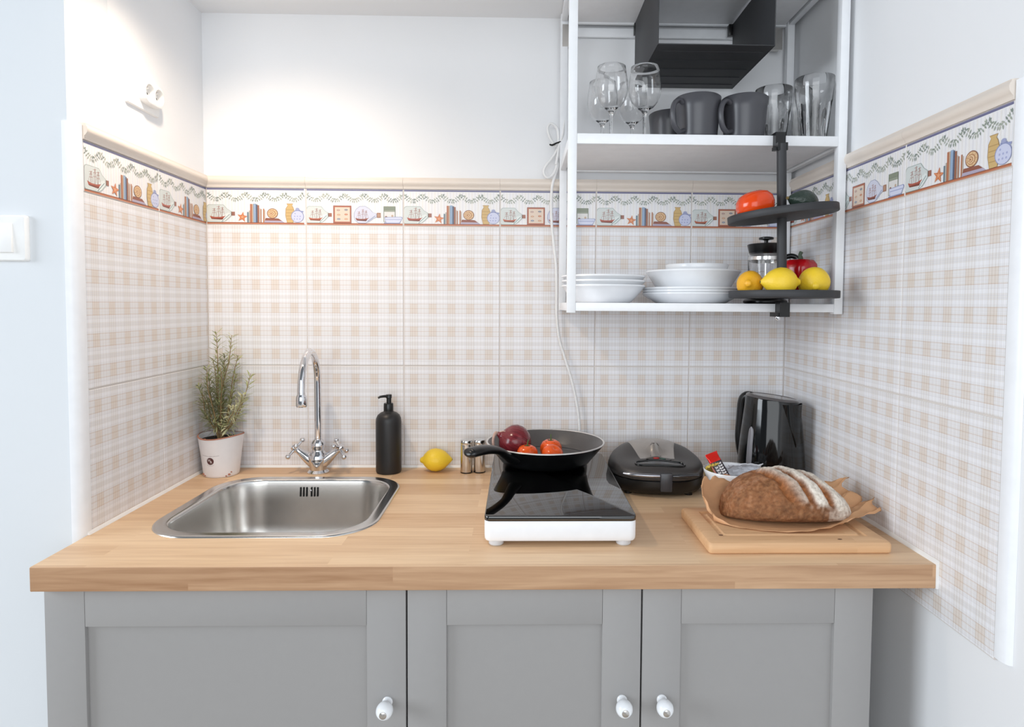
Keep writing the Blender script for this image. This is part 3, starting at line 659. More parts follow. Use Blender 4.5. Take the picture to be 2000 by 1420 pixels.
# ------------------------------------------------------------------ sandwich maker
def sandwich_maker():
    t = thing('sandwich_maker', 'black closed sandwich maker with silver plate on its lid', 'sandwich maker', (1.135, -.153, 0), math.radians(-6))
    t.scale = (.98, .98, .98)
    def ol(k, z, dx=0, dy=0, fr=0):
        """plan outline: flat back, wider waist, rounded front"""
        pts = []; n = 72
        for i in range(n):
            a = 2*PI*i/n; ca, sa = math.cos(a), math.sin(a)
            e = 2.9
            rr = (abs(ca)**e+abs(sa)**e)**(-1/e)
            x = .114*rr*ca; y = .118*rr*sa
            tp = 1-.10*max(0, y/.118)-.12*max(0, -y/.118)**2
            pts.append((x*tp*k+dx, y*k+dy, z(x, y) if callable(z) else z))
        return pts
    MB().loft([ol(.86, .004), ol(.93, .007), ol(.985, .014), ol(1.0, .026), ol(.998, .037), ol(.985, .0385)]).build('base', BLACKP, t, local=True)
    dome = lambda b, h: (lambda x, y: b+h*(1-.40*(x/.114)**2)+h*.62*(y/.118))
    lid = MB().loft([ol(.985, .0395), ol(1.0, .041), ol(1.004, .050), ol(.985, dome(.054, .006)), ol(.94, dome(.058, .012)), ol(.86, dome(.061, .0165)), ol(.70, dome(.063, .0195)), ol(.45, dome(.064, .021)), ol(.1, dome(.064, .0215))]).build('lid', mat('matt_lid', (58, 55, 54), .4), t, local=True, ang=70)
    from mathutils.bvhtree import BVHTree
    me = lid.data; bv = BVHTree.FromPolygons([v.co for v in me.vertices], [tuple(p.vertices) for p in me.polygons])
    def zd(x, y):
        h = bv.ray_cast(Vector((x, y, .3)), Vector((0, 0, -1)))[0]
        return h.z if h else .05
    def patch(name, outline, mt, lift, par, rings=6):
        """thin sheet that follows the lid, given a closed outline in plan"""
        cx_ = sum(p[0] for p in outline)/len(outline); cy_ = sum(p[1] for p in outline)/len(outline); loops = []
        for k in range(rings+1):
            f = 1-k/rings*.98
            loops.append([(cx_+(x_-cx_)*f, cy_+(y_-cy_)*f, zd(cx_+(x_-cx_)*f, cy_+(y_-cy_)*f)+(lift if k else .0001)) for x_, y_ in outline])
        loops.insert(1, [(cx_+(x_-cx_)*.985, cy_+(y_-cy_)*.985, zd(cx_+(x_-cx_)*.985, cy_+(y_-cy_)*.985)+lift) for x_, y_ in outline])
        return MB().loft(loops, False, True).build(name, mt, par, local=True, ang=50)
    def seg(pts, n=10):
        o_ = []
        for i in range(len(pts)):
            p, q = pts[i], pts[(i+1) % len(pts)]
            o_ += [(p[0]+(q[0]-p[0])*k/n, p[1]+(q[1]-p[1])*k/n) for k in range(n)]
        return o_
    plate = patch('silver_plate', seg([(-.038, -.034), (-.052, .030), (-.066, .100), (-.03, .1085), (.02, .1085), (.062, .100), (.050, .03), (.044, -.030), (.024, -.026), (.004, -.0245), (-.016, -.027)]), mat('satin_silver', (178, 173, 168), .34, .75), .0014, t)
    for i in range(9):  # tiny dark lettering on the plate
        xx = -.012+i*.0030; h = .0022 if i < 6 else .0036; zz = zd(xx, -.010)+.0016
        MB().box(xx, -.010-h/2, zz, xx+(.0016 if i < 6 else .0026), -.010+h/2, zz+.0004).build('lettering', DARK, plate, local=True)
    el = lambda cx_, cy_, rx, ry, n=48, e=2: [(cx_+rx*math.copysign(abs(math.cos(2*PI*i/n))**(2/e), math.cos(2*PI*i/n)), cy_+ry*math.copysign(abs(math.sin(2*PI*i/n))**(2/e), math.sin(2*PI*i/n))) for i in range(n)]
    panel = patch('indicator_panel', el(.005, -.040, .030, .0155), BLACKG, .0022, t)
    for dx, c, nm in ((-.006, (190, 34, 28), 'red_indicator'), (.0095, (20, 74, 58), 'green_indicator')):
        patch('indicator_lamp', el(.005+dx, -.0415, .0072, .0055, 20), mat(nm, c, .12), .0034, panel, 3)
    rec = patch('handle_recess', el(.004, -.0755, .055, .0165, 48, 3), mat('recess_black', (7, 8, 9), .1), .0012, t)
    ro = el(.004, -.0755, .0565, .0180, 40, 3)
    MB().tube([(x_, y_, zd(x_, y_)+.0012) for x_, y_ in ro]+[(ro[0][0], ro[0][1], zd(*ro[0])+.0012)], .0024, 10).build('handle_lip', BLACKG, t, local=True)
    fr = lambda x_: -.1165*(1-abs(x_/.120)**2.9)**(1/2.9)
    def band(nm, x0, x1, mt, z=.0515, r0=.0055):
        pts = [(x0+(x1-x0)*k/14, fr(x0+(x1-x0)*k/14)*1.004, z) for k in range(15)]
        MB().tube(pts, [r0*.6, r0, r0, r0, r0*.8], 12, flat=.9).build(nm, mt, t, local=True)
    band('chrome_band', -.082, -.001, mat('grey_chrome', (168, 168, 174), .18, .9)); band('chrome_band', .028, .088, mat('dark_chrome', (86, 87, 90), .2, .8))
    box('latch', mat('latch_grey', (58, 59, 63), .3), t, 0, -.1225, .016, .027, -.112, .058, bevel=.0025, local=True)
    for sx in (-1, 1):
        for sy in (-1, 1): MB().lathe([(0, 0), (.009, 0), (.009, .006), (0, .006)], 16, (sx*.07, sy*.078, 0)).build('foot', BLACKP, t, local=True)
sandwich_maker()

# ------------------------------------------------------------------ kettle
def kettle():
    c = (1.4245, -.137)
    t = thing('electric_kettle', 'glossy black electric kettle in the tiled corner behind the bread', 'kettle', (*c, 0), math.radians(0))
    def ring(rx, z, sp=0, tl=0):
        pts = []; n = 64
        for i in range(n):
            a = 2*PI*i/n; x = rx*math.cos(a); y = rx*.94*math.sin(a)
            k = max(0, math.cos(a+math.radians(62)))**10*sp  # spout bulge to the front right
            pts.append((x*(1+k), y*(1+k), z-tl*(x/.06)))
        return pts
    MB().loft([ring(.072, 0), ring(.078, .003), ring(.079, .016), ring(.0775, .019)]).build('power_base', BLACKP, t, local=True)
    MB().loft([ring(.076, .0195), ring(.0795, .024), ring(.0785, .050), ring(.0745, .105, .0), ring(.0695, .150, .03), ring(.0655, .182, .07, .003), ring(.0635, .202, .10, .006), ring(.0615, .2075, .10, .0065)], True, False).build('body', BLACKG, t, local=True, ang=60)
    MB().loft([ring(.0625, .2065, .09, .0065), ring(.0600, .2105, .09, .0068), ring(.0560, .2120, .05, .007), ring(.054, .2108, .0, .007), ring(.03, .2112, 0, .007), ring(.004, .2115, 0, .007)]).build('lid', mat('kettle_lid', (96, 92, 92), .14), t, local=True, ang=50)  # lid grey includes the bright wall's reflection, put into its colour
    KP = ((.024, .0795), (.05, .0785), (.105, .0745), (.15, .0695), (.182, .0655), (.202, .0635), (.21, .062))
    def surf(a, z, off=0):
        for (za, ra), (zb, rb) in zip(KP, KP[1:]):
            if za <= z <= zb: rr = ra+(rb-ra)*(z-za)/(zb-za)+off
        return (rr*math.cos(a), rr*.94*math.sin(a), z)
    # V shaped spout panel, and the pale water gauge
    aS = math.radians(-62); vs_, fs = [], []; n = 12
    for i in range(n+1):
        k = i/n; z = .100+.100*k; hw = math.radians(3+27*k)
        for j in range(9):
            a = aS-hw+2*hw*j/8; edge = j in (0, 8) or i == 0
            vs_.append(surf(a, z, .0008 if edge else .0035+.010*k*k*math.cos((j-4)/4*PI/2)))
    for i in range(n):
        for j in range(8): q = i*9+j; fs.append((q, q+1, q+10, q+9))
    m = MB(); m.v, m.f = vs_, fs; m.build('spout', BLACKG, t, local=True, ang=60)
    vs_, fs = [], []; n = 16
    for i in range(n+1):
        k = i/n; z = .045+.098*k; hw = math.radians(6.2)*math.sqrt(max(0.02, 1-(2*k-1)**8))
        for j in range(5):
            a = math.radians(209)-hw+2*hw*j/4; vs_.append(surf(a, z, .0004 if j in (0, 4) else .0022))
    for i in range(n):
        for j in range(4): q = i*5+j; fs.append((q, q+1, q+6, q+5))
    m = MB(); m.v, m.f = vs_, fs; m.build('water_gauge', mat('grey_gauge', (128, 126, 130), .3), t, local=True, ang=60)
    aH = math.radians(136)
    P = lambda r, z: (r*math.cos(aH), r*math.sin(aH), z)
    MB().tube(cr([P(.050, .206), P(.064, .205), P(.074, .192), P(.078, .150), P(.081, .100), P(.076, .060), P(.070, .050)], 6), [.011, .0125, .0125, .012, .0115, .010, .008], 14).build('handle', BLACKP, t, local=True)
    box('switch', BLACKP, t, -.062, -.064, .022, -.046, -.0475, .062, bevel=.003, local=True).rotation_euler.z = 0
kettle()

# ------------------------------------------------------------------ chopping board, paper, bread
def board():
    x0, x1, y0, y1, h = 1.1365, 1.4585, -.5835, -.392, .0215
    t = thing('chopping_board', 'pale wooden chopping board with juice groove under the bread', 'chopping board', (x0, y0, 0))
    bm = MB(); c = ((x0+x1)/2, (y0+y1)/2); hw, hd = (x1-x0)/2, (y1-y0)/2
    L = lambda ins, z, r: rrect(hw-ins, hd-ins, r, 5, c, z)
    bm.loft([L(.003, .0005, .004), L(.0005, .003, .006), L(0, .008, .006), L(0, h-.006, .006), L(.002, h-.002, .006), L(.006, h, .006), L(.028, h, .004), L(.030, h-.0025, .004), L(.034, h-.0035, .004), L(.038, h-.0025, .004), L(.040, h, .004)]).build('plank', BOARDW, t, ang=35)
    for kx, ky in ((1.372, -.570), (1.168, -.549)):
        MB().lathe([(0, h+.0002), (.0042, h+.0002), (.004, h+.00035), (0, h+.0004)], 12, (kx, ky, 0), Matrix.Diagonal((1, .55, 1))).build('knot', mat('wood_knot', (96, 62, 40), .7, var=(200, .3)), t)
board()
def paper():
    t = thing('baking_paper', 'crumpled brown baking paper under the bread loaf', 'paper', (1.32, -.45, .0215))
    rows = [
        [(1.176, -.482, .0245), (1.215, -.517, .0235), (1.292, -.541, .0245), (1.372, -.536, .031), (1.440, -.506, .041), (1.500, -.474, .0475)],
        [(1.166, -.462, .052), (1.196, -.485, .0245), (1.292, -.505, .0225), (1.380, -.500, .0235), (1.438, -.476, .034), (1.498, -.446, .050)],
        [(1.166, -.436, .069), (1.189, -.450, .0260), (1.292, -.45, .0225), (1.385, -.45, .0235), (1.436, -.436, .036), (1.482, -.418, .052)],
        [(1.177, -.402, .077), (1.200, -.402, .0440), (1.300, -.398, .0230), (1.390, -.398, .0260), (1.436, -.398, .045), (1.474, -.392, .066)],
        [(1.205, -.378, .081), (1.240, -.366, .070), (1.320, -.352, .048), (1.400, -.352, .050), (1.446, -.366, .068), (1.488, -.374, .083)]]
    k = 7; fine = [cr(r, k) for r in rows]; cols = []
    for j in range(len(fine[0])): cols.append(cr([f[j] for f in fine], k))
    nu, nv = len(cols), len(cols[0]); rnd = random.Random(11)
    def edge_out(i, j): return max(0, (i/(nu-1)-.72)/.28)
    vs_ = []
    for i in range(nu):
        for j in range(nv):
            p = Vector(cols[i][j]); e = edge_out(i, j); l = max(0, .16-i/(nu-1))/.16
            fold = abs(((j/(nv-1))*3.2 + .3) % 1 - .5)*2-.5
            p.z += e*.020*fold + l*.006*math.sin(j*.9) + (.0016*math.sin(i*1.7+j*.6)+.0012*math.sin(j*1.9-i*.5))*min(1, max(0, (p.z-.024)*80)+ (0.35 if j < 4 else 0))
            p.x += e*.008*math.sin(j*1.1)
            p.x = min(p.x, 1.503); p.z = max(p.z, .0222)
            vs_.append(tuple(p))
    fs = [(i*nv+j, (i+1)*nv+j, (i+1)*nv+j+1, i*nv+j+1) for i in range(nu-1) for j in range(nv-1)]
    m = MB(); m.v, m.f = vs_, fs
    o = m.build('sheet', mat('brown_baking_paper', (214, 165, 122), .7, bump=(60, .25, .003), var=(14, .06)), t, ang=28)
    md = o.modifiers.new('t', 'SOLIDIFY'); md.thickness = .0004
paper()
def bread():
    t = thing('bread_loaf', 'rustic scored bread loaf dusted with flour on brown paper', 'bread', (1.3255, -.447, .0240), math.radians(-3))
    L, W, H = .124, .074, .087; nu, nv = 150, 96
    slashes = [(-.38, -.975, .30), (-.08, -.985, .60), (.26, -.99, .92), (-.20, .40, .98), (.06, .55, .98)]
    vs_, cols, fs = [], [], []
    from mathutils import noise
    for i in range(nu+1):
        t_ = -math.cos(PI*i/nu); a = abs(t_)
        w_ = W*(1-a**2.5)**.5*(1-.06*t_); h = H*(1-a**2.7)**.52*(1.0-.24*max(0, t_)**1.3+.0*t_)
        for j in range(nv):
            th = 2*PI*j/nv; s, c_ = math.sin(th), math.cos(th)
            y = -w_*math.copysign(abs(c_)**.88, c_)
            if s >= 0: z = h*.30+h*.70*s**.92
            else: z = h*.30*(1-min(1, (-s)**.55))
            b = y/W; bb = -c_  # -1 front .. 1 back
            nz = noise.noise(Vector((t_*3, b*2.5, z*30)))*.5+noise.noise(Vector((t_*9, b*7, z*90)))*.3
            p = Vector((t_*L, y, z))
            nrm = Vector((t_*.5*(a**2), y/max(w_, .01)*.8, .2+s)).normalized()
            disp = .0055*nz*(1-a**6); g = 0; land = 0
            for ak, b0, b1 in slashes:
                u = t_-(ak-.30*bb)
                if b0 < bb < b1 and s > -.1:
                    fade = min(1, (bb-b0)/.07, (b1-bb)/.10)
                    g = max(g, fade*math.exp(-((u+.02*math.sin(b*14))/.050)**2))
                    land = max(land, fade*math.exp(-((u-.165)/.10)**4))
            disp += -.0080*g+.0045*land+.0012*(noise.noise(Vector((t_*40, b*34, z*300))))
            p += nrm*disp*(1 if s > -.2 else 0)
            if p.z < .0006: p.z = .0002
            vs_.append(tuple(p))
            # colours: baked crust, flour dusting, raw slash
            n1 = noise.noise(Vector((t_*5+3, b*4, z*40)))*.5+.5; n2 = noise.noise(Vector((t_*18, b*15, z*180)))*.5+.5
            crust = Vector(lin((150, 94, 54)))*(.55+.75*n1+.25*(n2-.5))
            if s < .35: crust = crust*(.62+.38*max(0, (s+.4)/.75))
            tan = Vector(lin((202, 156, 110)))
            flour = Vector(lin((244, 236, 224)))
            f = max(0, min(1, .10+1.6*land+1.1*max(0, t_-.02)+.25*s-.28+.9*(n1-.5)+.8*(n2-.5)+.2*max(0, b)))
            f *= min(1, max(.16, (t_+.46+.45*b)/.26))
            if s < .24: f *= max(0, (s+.05)/.29) if t_ < .45 else 1
            col = crust.lerp(tan, .45*n2*n2).lerp(flour, f*(1-g))
            col = col.lerp(Vector(lin((172, 108, 60)))*(.55+.8*n2), min(1, g*1.35))
            cols.append(col)
    for i in range(nu):
        for j in range(nv): q = i*nv+j; q2 = i*nv+(j+1) % nv; fs.append((q, q2, q2+nv, q+nv))
    me = bpy.data.meshes.new('crust'); me.from_pydata(vs_, [], fs)
    bm = bmesh.new(); bm.from_mesh(me); bmesh.ops.recalc_face_normals(bm, faces=bm.faces); bm.to_mesh(me); bm.free()
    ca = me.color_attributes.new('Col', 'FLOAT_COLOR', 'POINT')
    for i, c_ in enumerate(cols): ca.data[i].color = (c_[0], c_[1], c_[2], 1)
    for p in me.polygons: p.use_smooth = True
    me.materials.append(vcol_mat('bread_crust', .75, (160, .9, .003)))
    o = bpy.data.objects.new('crust', me); C.objects.link(o); o.parent = t
bread()

# ------------------------------------------------------------------ bowl of sweets
def lathe_shell(prof, th):
    """open vessel profile (outer, bottom to rim) -> closed shell profile"""
    inner = []
    for i, (r, z) in enumerate(prof):
        a = prof[max(i-1, 0)]; b = prof[min(i+1, len(prof)-1)]
        dx, dz = b[0]-a[0], b[1]-a[1]; l = math.hypot(dx, dz) or 1
        inner.append((max(0, r-th*dz/l) if r > 0 else 0, z+th*dx/l))
    return prof+[((prof[-1][0]+inner[-1][0])/2, max(prof[-1][1], inner[-1][1])+th*.3)]+inner[::-1]
BOWLC = (1.294, -.236)
def sweets():
    x, y = BOWLC
    b = MB().lathe(lathe_shell([(0, .001), (.030, .001), (.034, 0), (.036, .002), (.045, .012), (.055, .030), (.062, .050), (.0635, .057)], .003), 56, (0, 0, 0)).build('snack_bowl', CERW, None, ang=60)
    b.location = (x, y, 0); setp(b, 'small white bowl of sweets behind the bread', 'bowl')
    # chocolate bar: dark wrapper, red crimped end, printed words
    t = thing('chocolate_bar', 'wrapped chocolate bar with red end standing in the snack bowl', 'snack', (x-.016, y-.026, .030))
    M = Matrix.Diagonal((1.3, 1.2, 1.15, 1)) @ Matrix.Rotation(math.radians(-24), 4, 'Y') @ Matrix.Rotation(math.radians(-24), 4, 'X')
    def part(nm, loops, mt, p=t): return MB().loft([rotloft(l, M) for l in loops]).build(nm, mt, p, local=True)
    part('wrapper', [rrect(.0105, .0045, .003, 3, (0, 0), z) for z in (.004, .006, .048)], mat('dark_wrapper', (46, 36, 46), .3))
    part('wrapper_end', [rrect(.0108, .0046, .003, 3, (0, 0), .0475), rrect(.0105, .0040, .003, 3, (0, 0), .055), rrect(.0110, .0012, .0009, 3, (0, 0), .061), rrect(.0112, .0008, .0006, 3, (.001, 0), .066)], mat('red_foil', (224, 40, 30), .22, .3))
    part('wrapper_side', [rrect(.0016, .0048, .0012, 2, (-.0105, 0), z) for z in (.004, .046)], mat('copper_foil', (176, 110, 92), .3, .4))
    part('wrapper_tip', [rrect(.010, .0042, .003, 3, (0, 0), -.006), rrect(.0106, .0047, .003, 3, (0, 0), .0055)], mat('orange_foil', (220, 150, 96), .35, .3))
    rq = random.Random(3)
    for px, hw, n_ in ((.0036, .0040, 7), (-.0040, .0026, 6)):   # two rows of block print, too small to read
        m = MB()
        for i in range(n_):
            z0 = .0440-i*(.034/n_); h_ = .034/n_*.72
            m.box(px-hw*rq.uniform(.75, 1), -.0050, z0-h_, px+hw*rq.uniform(.75, 1), -.0046, z0-h_*.45)
            m.box(px-hw, -.0050, z0-h_*.5, px-hw*.2, -.0046, z0); m.box(px+hw*.3, -.0050, z0-h_*.6, px+hw, -.0046, z0-h_*.1)
        m.v = rotloft(m.v, M); m.build('lettering', mat('white_print', (236, 234, 236), .5), t, local=True)
    def crumple(name, label, c, sx, sy, amp, material, seed, tilt, pinch=None):
        rnd = random.Random(seed); n = 12; vs_ = []
        for i in range(n+1):
            for j in range(n+1):
                u, v = i/n*2-1, j/n*2-1
                k = 1
                if pinch: k = .45+.55*(1-abs(u)**pinch) if abs(u) < .75 else .45+.75*(abs(u)-.75)/.25
                q = Vector((u*sx, v*sy*k, amp*(1-v*v)*.9*(1-u*u*.5)+rnd.uniform(-.25, .25)*amp))
                vs_.append(tuple(Matrix.Rotation(tilt[1], 3, 'Y') @ Matrix.Rotation(tilt[0], 3, 'X') @ Matrix.Rotation(tilt[2], 3, 'Z') @ q))
        m = MB(); m.v = vs_; m.f = [(i*(n+1)+j, (i+1)*(n+1)+j, (i+1)*(n+1)+j+1, i*(n+1)+j+1) for i in range(n) for j in range(n)]
        o = m.build(name, material, None, ang=18); o.location = c; md = o.modifiers.new('t', 'SOLIDIFY'); md.thickness = .0025
        setp(o, label, 'snack')
    crumple('snack_wrapper', 'crumpled yellow foil sweet at the left of the snack bowl', (x-.046, y-.004, .058), .014, .018, .010, mat('yellow_foil', (222, 196, 92), .35, .2), 4, (-.7, -.45, .3))
    crumple('snack_wrapper', 'crumpled white paper wrapper at the right of the snack bowl', (x+.022, y-.012, .058), .040, .020, .010, mat('white_wrapper', (226, 230, 238), .45), 9, (-.95, -.05, .05), 4)
    crumple('snack_wrapper', 'orange foil scrap under the chocolate bar in the bowl', (x-.022, y-.034, .046), .013, .010, .006, mat('orange_foil', (220, 150, 96), .35, .3), 2, (-.5, .1, .4))
sweets()

# ------------------------------------------------------------------ potted rosemary
def rosemary():
    px, py = .0600, -.066
    t = thing('potted_rosemary', 'rosemary plant in a white distressed pot in the tiled corner', 'plant', (px, py, 0))
    def pring(r, z, wav=0): return [(px+r*math.cos(2*PI*i/48), py+r*math.sin(2*PI*i/48), z+wav*math.cos(2*(2*PI*i/48)+.5)) for i in range(48)]
    pot = MB().loft([pring(.038, .0), pring(.0405, .0015), pring(.0415, .006), pring(.0462, .05), pring(.0525, .098, .0025), pring(.0530, .1005, .003), pring(.0505, .1008, .003), pring(.0490, .096, .002), pring(.046, .078)]).build('pot', mat('white_pot_glaze', (232, 229, 230), .45, bump=(60, .15, .003), var=(40, .05)), t, ang=60)
    MB().loft([pring(.0532, .0990, .003), pring(.0536, .1003, .003), pring(.0524, .1018, .003), pring(.0506, .1016, .003)], False, False).build('worn_rim', mat('terracotta', (172, 116, 96), .8, var=(120, .3)), pot)
    MB().loft([pring(.002, .089), pring(.03, .092), pring(.0490, .0905), pring(.0485, .088)], True, True).build('soil', mat('dark_soil', (42, 32, 26), .95, bump=(120, 1, .01), var=(150, .5)), t)
    for a, z, s in ((-2.35, .008, .004), (-2.2, .005, .003), (-.75, .007, .0045), (-.62, .012, .003), (-.9, .004, .003), (-1.9, .0985, .003), (-2.1, .0965, .002)):
        r = .0418+(z-.006)*.108
        MB().sphere((px+r*math.cos(a), py+r*math.sin(a), z), s, 8, 5, (1, .35, .6)).build('chip', MATS['terracotta'], pot)
    # print on the front: a round dark emblem, two lines of small lettering
    def wrap(o, zc, a0):
        for v in o.data.vertices:
            x_, z_, d_ = v.co.x, v.co.y, v.co.z
            z = zc+z_; r = .0415+(z-.006)*.108+.0002+d_; a = a0+x_/r
            v.co = (r*math.cos(a), r*math.sin(a), z)
    def text(txt, sz, zc, a0, material):
        cu = bpy.data.curves.new('txt', 'FONT'); cu.body = txt; cu.size = sz; cu.align_x = 'CENTER'; cu.align_y = 'CENTER'; cu.extrude = .00012; cu.resolution_u = 3
        to = bpy.data.objects.new('txt', cu); C.objects.link(to); bpy.context.view_layer.update()
        me = bpy.data.meshes.new_from_object(to.evaluated_get(bpy.context.evaluated_depsgraph_get())); bpy.data.objects.remove(to)
        me.materials.clear(); me.materials.append(material); o = bpy.data.objects.new('lettering', me); C.objects.link(o); o.parent = pot; wrap(o, zc, a0); return o
    A = math.radians(-98)
    INK = mat('grey_ink', (128, 118, 122), .7)
    rq = random.Random(5)
    for zc, half, hh, n_ in ((.0655, .0155, .0017, 18), (.0603, .0012, .0012, 2), (.0560, .0225, .0014, 30), (.0322, .0085, .0009, 14)):   # lines of print too small to read
        m = MB()
        for i in range(n_):
            x0_ = -half+2*half*i/n_; w_ = 2*half/n_*rq.uniform(.45, .7); h_ = hh*rq.choice((.6, .65, .7, 1, 1.15))*(1.6 if i == 0 else 1)
            cv = .0016*(2*(i/n_)-1)**2
            m.add([(x0_, -hh*.6+cv, 0), (x0_+w_, -hh*.6+cv, 0), (x0_+w_, -hh*.6+h_+cv, 0), (x0_, -hh*.6+h_+cv, 0)], [(0, 1, 2, 3)])
        wrap(m.build('lettering', INK, pot, local=True), zc, A)
    em = MB().lathe([(0, 0), (.0088, 0), (.0088, .0003), (0, .0003)], 32).build('emblem', mat('emblem_brown', (82, 44, 44), .6), pot, local=True); wrap(em, .0435, A)
    WI = mat('emblem_white', (232, 226, 226), .6)
    h_ = text('H', .0085, .0455, A-.05, WI); r_ = text('R', .0085, .0410, A+.05, WI)
    for o in (h_, r_):
        for v in o.data.vertices:
            d = Vector((v.co.x, v.co.y, 0)).normalized()*.0004; v.co += d
    rnd = random.Random(21)
    stems = [((-.010, .004, .355), (-.006, .0, .20), 56), ((.026, .008, .350), (.004, .002, .22), 54), ((.004, .016, .300), (.002, .012, .2), 48), ((.078, -.006, .255), (.046, -.004, .155), 34), ((-.034, -.022, .205), (-.022, -.012, .16), 36),
             ((.012, -.022, .270), (.006, -.012, .18), 46), ((-.026, .018, .290), (-.014, .010, .2), 44), ((.044, -.024, .175), (.026, -.014, .14), 26), ((-.030, .004, .245), (-.020, .002, .17), 40), ((.030, .020, .250), (.018, .012, .17), 38), ((-.036, -.006, .150), (-.022, -.004, .13), 24), ((-.040, -.028, .225), (-.030, -.018, .16), 40), ((.040, .012, .300), (.020, .008, .19), 36), ((.062, -.020, .205), (.040, -.014, .15), 26), ((-.018, -.030, .270), (-.012, -.02, .18), 40)]
    LG = mat('rosemary_leaf', (178, 180, 130), .6, var=(60, .3)); LG2 = mat('rosemary_leaf_pale', (200, 198, 160), .6, var=(60, .25)); LG3 = mat('rosemary_leaf_dark', (150, 154, 112), .6, var=(60, .25))
    ST = mat('rosemary_stem', (150, 122, 84), .8, var=(90, .25))
    for k, (tip, mid, n) in enumerate(stems):
        p0 = Vector((px+rnd.uniform(-.006, .006), py+rnd.uniform(-.005, .005), .088))
        path = cr([p0, Vector((px+mid[0]*.6, py+mid[1]*.6, .088+(mid[2]-.088)*.55)), Vector((px+mid[0], py+mid[1], mid[2])), Vector((px+(mid[0]+tip[0])/2+rnd.uniform(-.005, .005), py+(mid[1]+tip[1])/2, (mid[2]+tip[2])/2)), Vector((px+tip[0], py+tip[1], tip[2]))], 8)
        br = MB().tube(path, [.0022, .0018, .0014, .001, .0006], 7).build('branch', ST, t)
        lv = MB()
        for i in range(n):
            u = .16+.84*((i+rnd.random())/n); f = u*(len(path)-1); q = int(min(f, len(path)-2)); p = path[q].lerp(path[q+1], f-q); tg = (path[q+1]-path[q]).normalized()
            for side in range(2):
                a = i*1.9+side*PI+rnd.uniform(-.4, .4)
                out = Vector((math.cos(a), math.sin(a), 0)); out = (out-tg*out.dot(tg)).normalized()
                up = rnd.uniform(.15, 1.0) if u > .3 else rnd.uniform(-.5, .6)
                d = (out+tg*up).normalized(); Ln = rnd.uniform(.020, .036)*(1 if u < .9 else .75); s_ = d.cross(tg).normalized(); bend = Vector((0, 0, -rnd.uniform(.0, .35)))
                wd = rnd.uniform(.0013, .0020)
                pp = [p, p+d*Ln*.35+bend*Ln*.05, p+d*Ln*.7+bend*Ln*.25, p+d*Ln+bend*Ln*.6]
                if min(w_.x for w_ in pp) < .0045 or max(w_.y for w_ in pp) > -.004: continue
                nn = d.cross(s_)*.0005
                vs_ = [pp[0], pp[1]+s_*wd, pp[1]-s_*wd, pp[1]+nn, pp[2]+s_*wd*.9, pp[2]-s_*wd*.9, pp[2]+nn, pp[3]]
                lv.add(vs_, [(0, 1, 3), (0, 3, 2), (0, 2, 1), (1, 4, 6, 3), (3, 6, 5, 2), (2, 5, 4, 1), (4, 7, 6), (6, 7, 5), (5, 7, 4)])
        o = lv.build('needles', (LG, LG2, LG3)[k % 3], br); o['kind'] = 'stuff'
rosemary()

# ------------------------------------------------------------------ wall shelf unit
SX0, SX1, SY0, SY1 = .9085, 1.5065, -.300, -.003
ZM0, ZM1, ZS0, ZS1 = .7735, .7950, .4180, .4360
def shelf_unit():
    t = thing('wall_shelf', 'white open wall shelf unit with square posts hung above the worktop', 'shelf', (SX0, SY0, .415))
    pw = .0185; top = 1.1665
    for x0, y0 in ((SX0, SY0), (SX1-pw, SY0)): box('post', WHITEM, t, x0, y0, .4140, x0+pw, y0+pw, top, bevel=.0012)
    for x0 in (SX0, SX1-pw): box('post', WHITEM, t, x0, SY1-pw-.006, .4160, x0+pw, SY1-.006, top, bevel=.0012)
    for z0, z1 in ((ZS0, ZS1), (ZM0, ZM1), (1.147, top)):
        box('front_rail', WHITEM, t, SX0+pw, SY0+.0005, z0, SX1-pw, SY0+.013, z1, bevel=.001)
        box('back_rail', WHITEM, t, SX0+pw, SY1-.016, z0, SX1-pw, SY1-.006, z1, bevel=.001)
        for x0 in (SX0+.002, SX1-.0165): box('side_rail', WHITEM, t, x0, SY0+pw, z0, x0+.0145, SY1-pw-.006, z1, bevel=.001)
        box('shelf_board', WHITEB, t, SX0+.020, SY0+.0132, z0+.003, SX1-.0225, SY1-.0165, z1-.0005, bevel=.0008)
    box('wall_rail', WHITEM, t, SX0+.03, -.004, 1.120, SX1-.035, .004, 1.142, bevel=.001)
    for x0 in (SX0+.004, SX1-.058):
        b = MB().box(x0, -.028, 1.085, x0+.026, -.024, 1.140).box(x0+.003, -.024, 1.088, x0+.023, -.006, 1.092).build('hanging_bracket', STEEL, t)
    return t
shelf_unit()
def hanging():
    x0, x1, y0, y1, z0, z1 = 1.0965, 1.3475, -.298, -.030, .9835, 1.1460
    t = thing('hanging_tray', 'black metal U-shaped tray hanging under the top of the wall shelf', 'tray', (x0, y0, z0))
    box('side_plate', BLACKM, t, x0, y0, z0, x0+.0022, y1, z1, bevel=.0006)
    box('side_plate', BLACKM, t, x1-.0022, y0, z0, x1, y1, z1, bevel=.0006)
    bp = box('bottom_plate', BLACKM, t, x0+.0022, y0, z0, x1-.0022, y1, z0+.0022, bevel=.0006)
    for k in range(5):
        yy = y0+.035+k*.05; MB().tube([(x0+.012, yy, z0), (x1-.012, yy, z0)], .0012, 6).build('ridge', BLACKM, bp)
    for xx in (x0-.002, x1-.012): box('hook', BLACKP, t, xx, y1-.002, 1.118, xx+.014, -.0175, 1.1455, bevel=.001)
hanging()

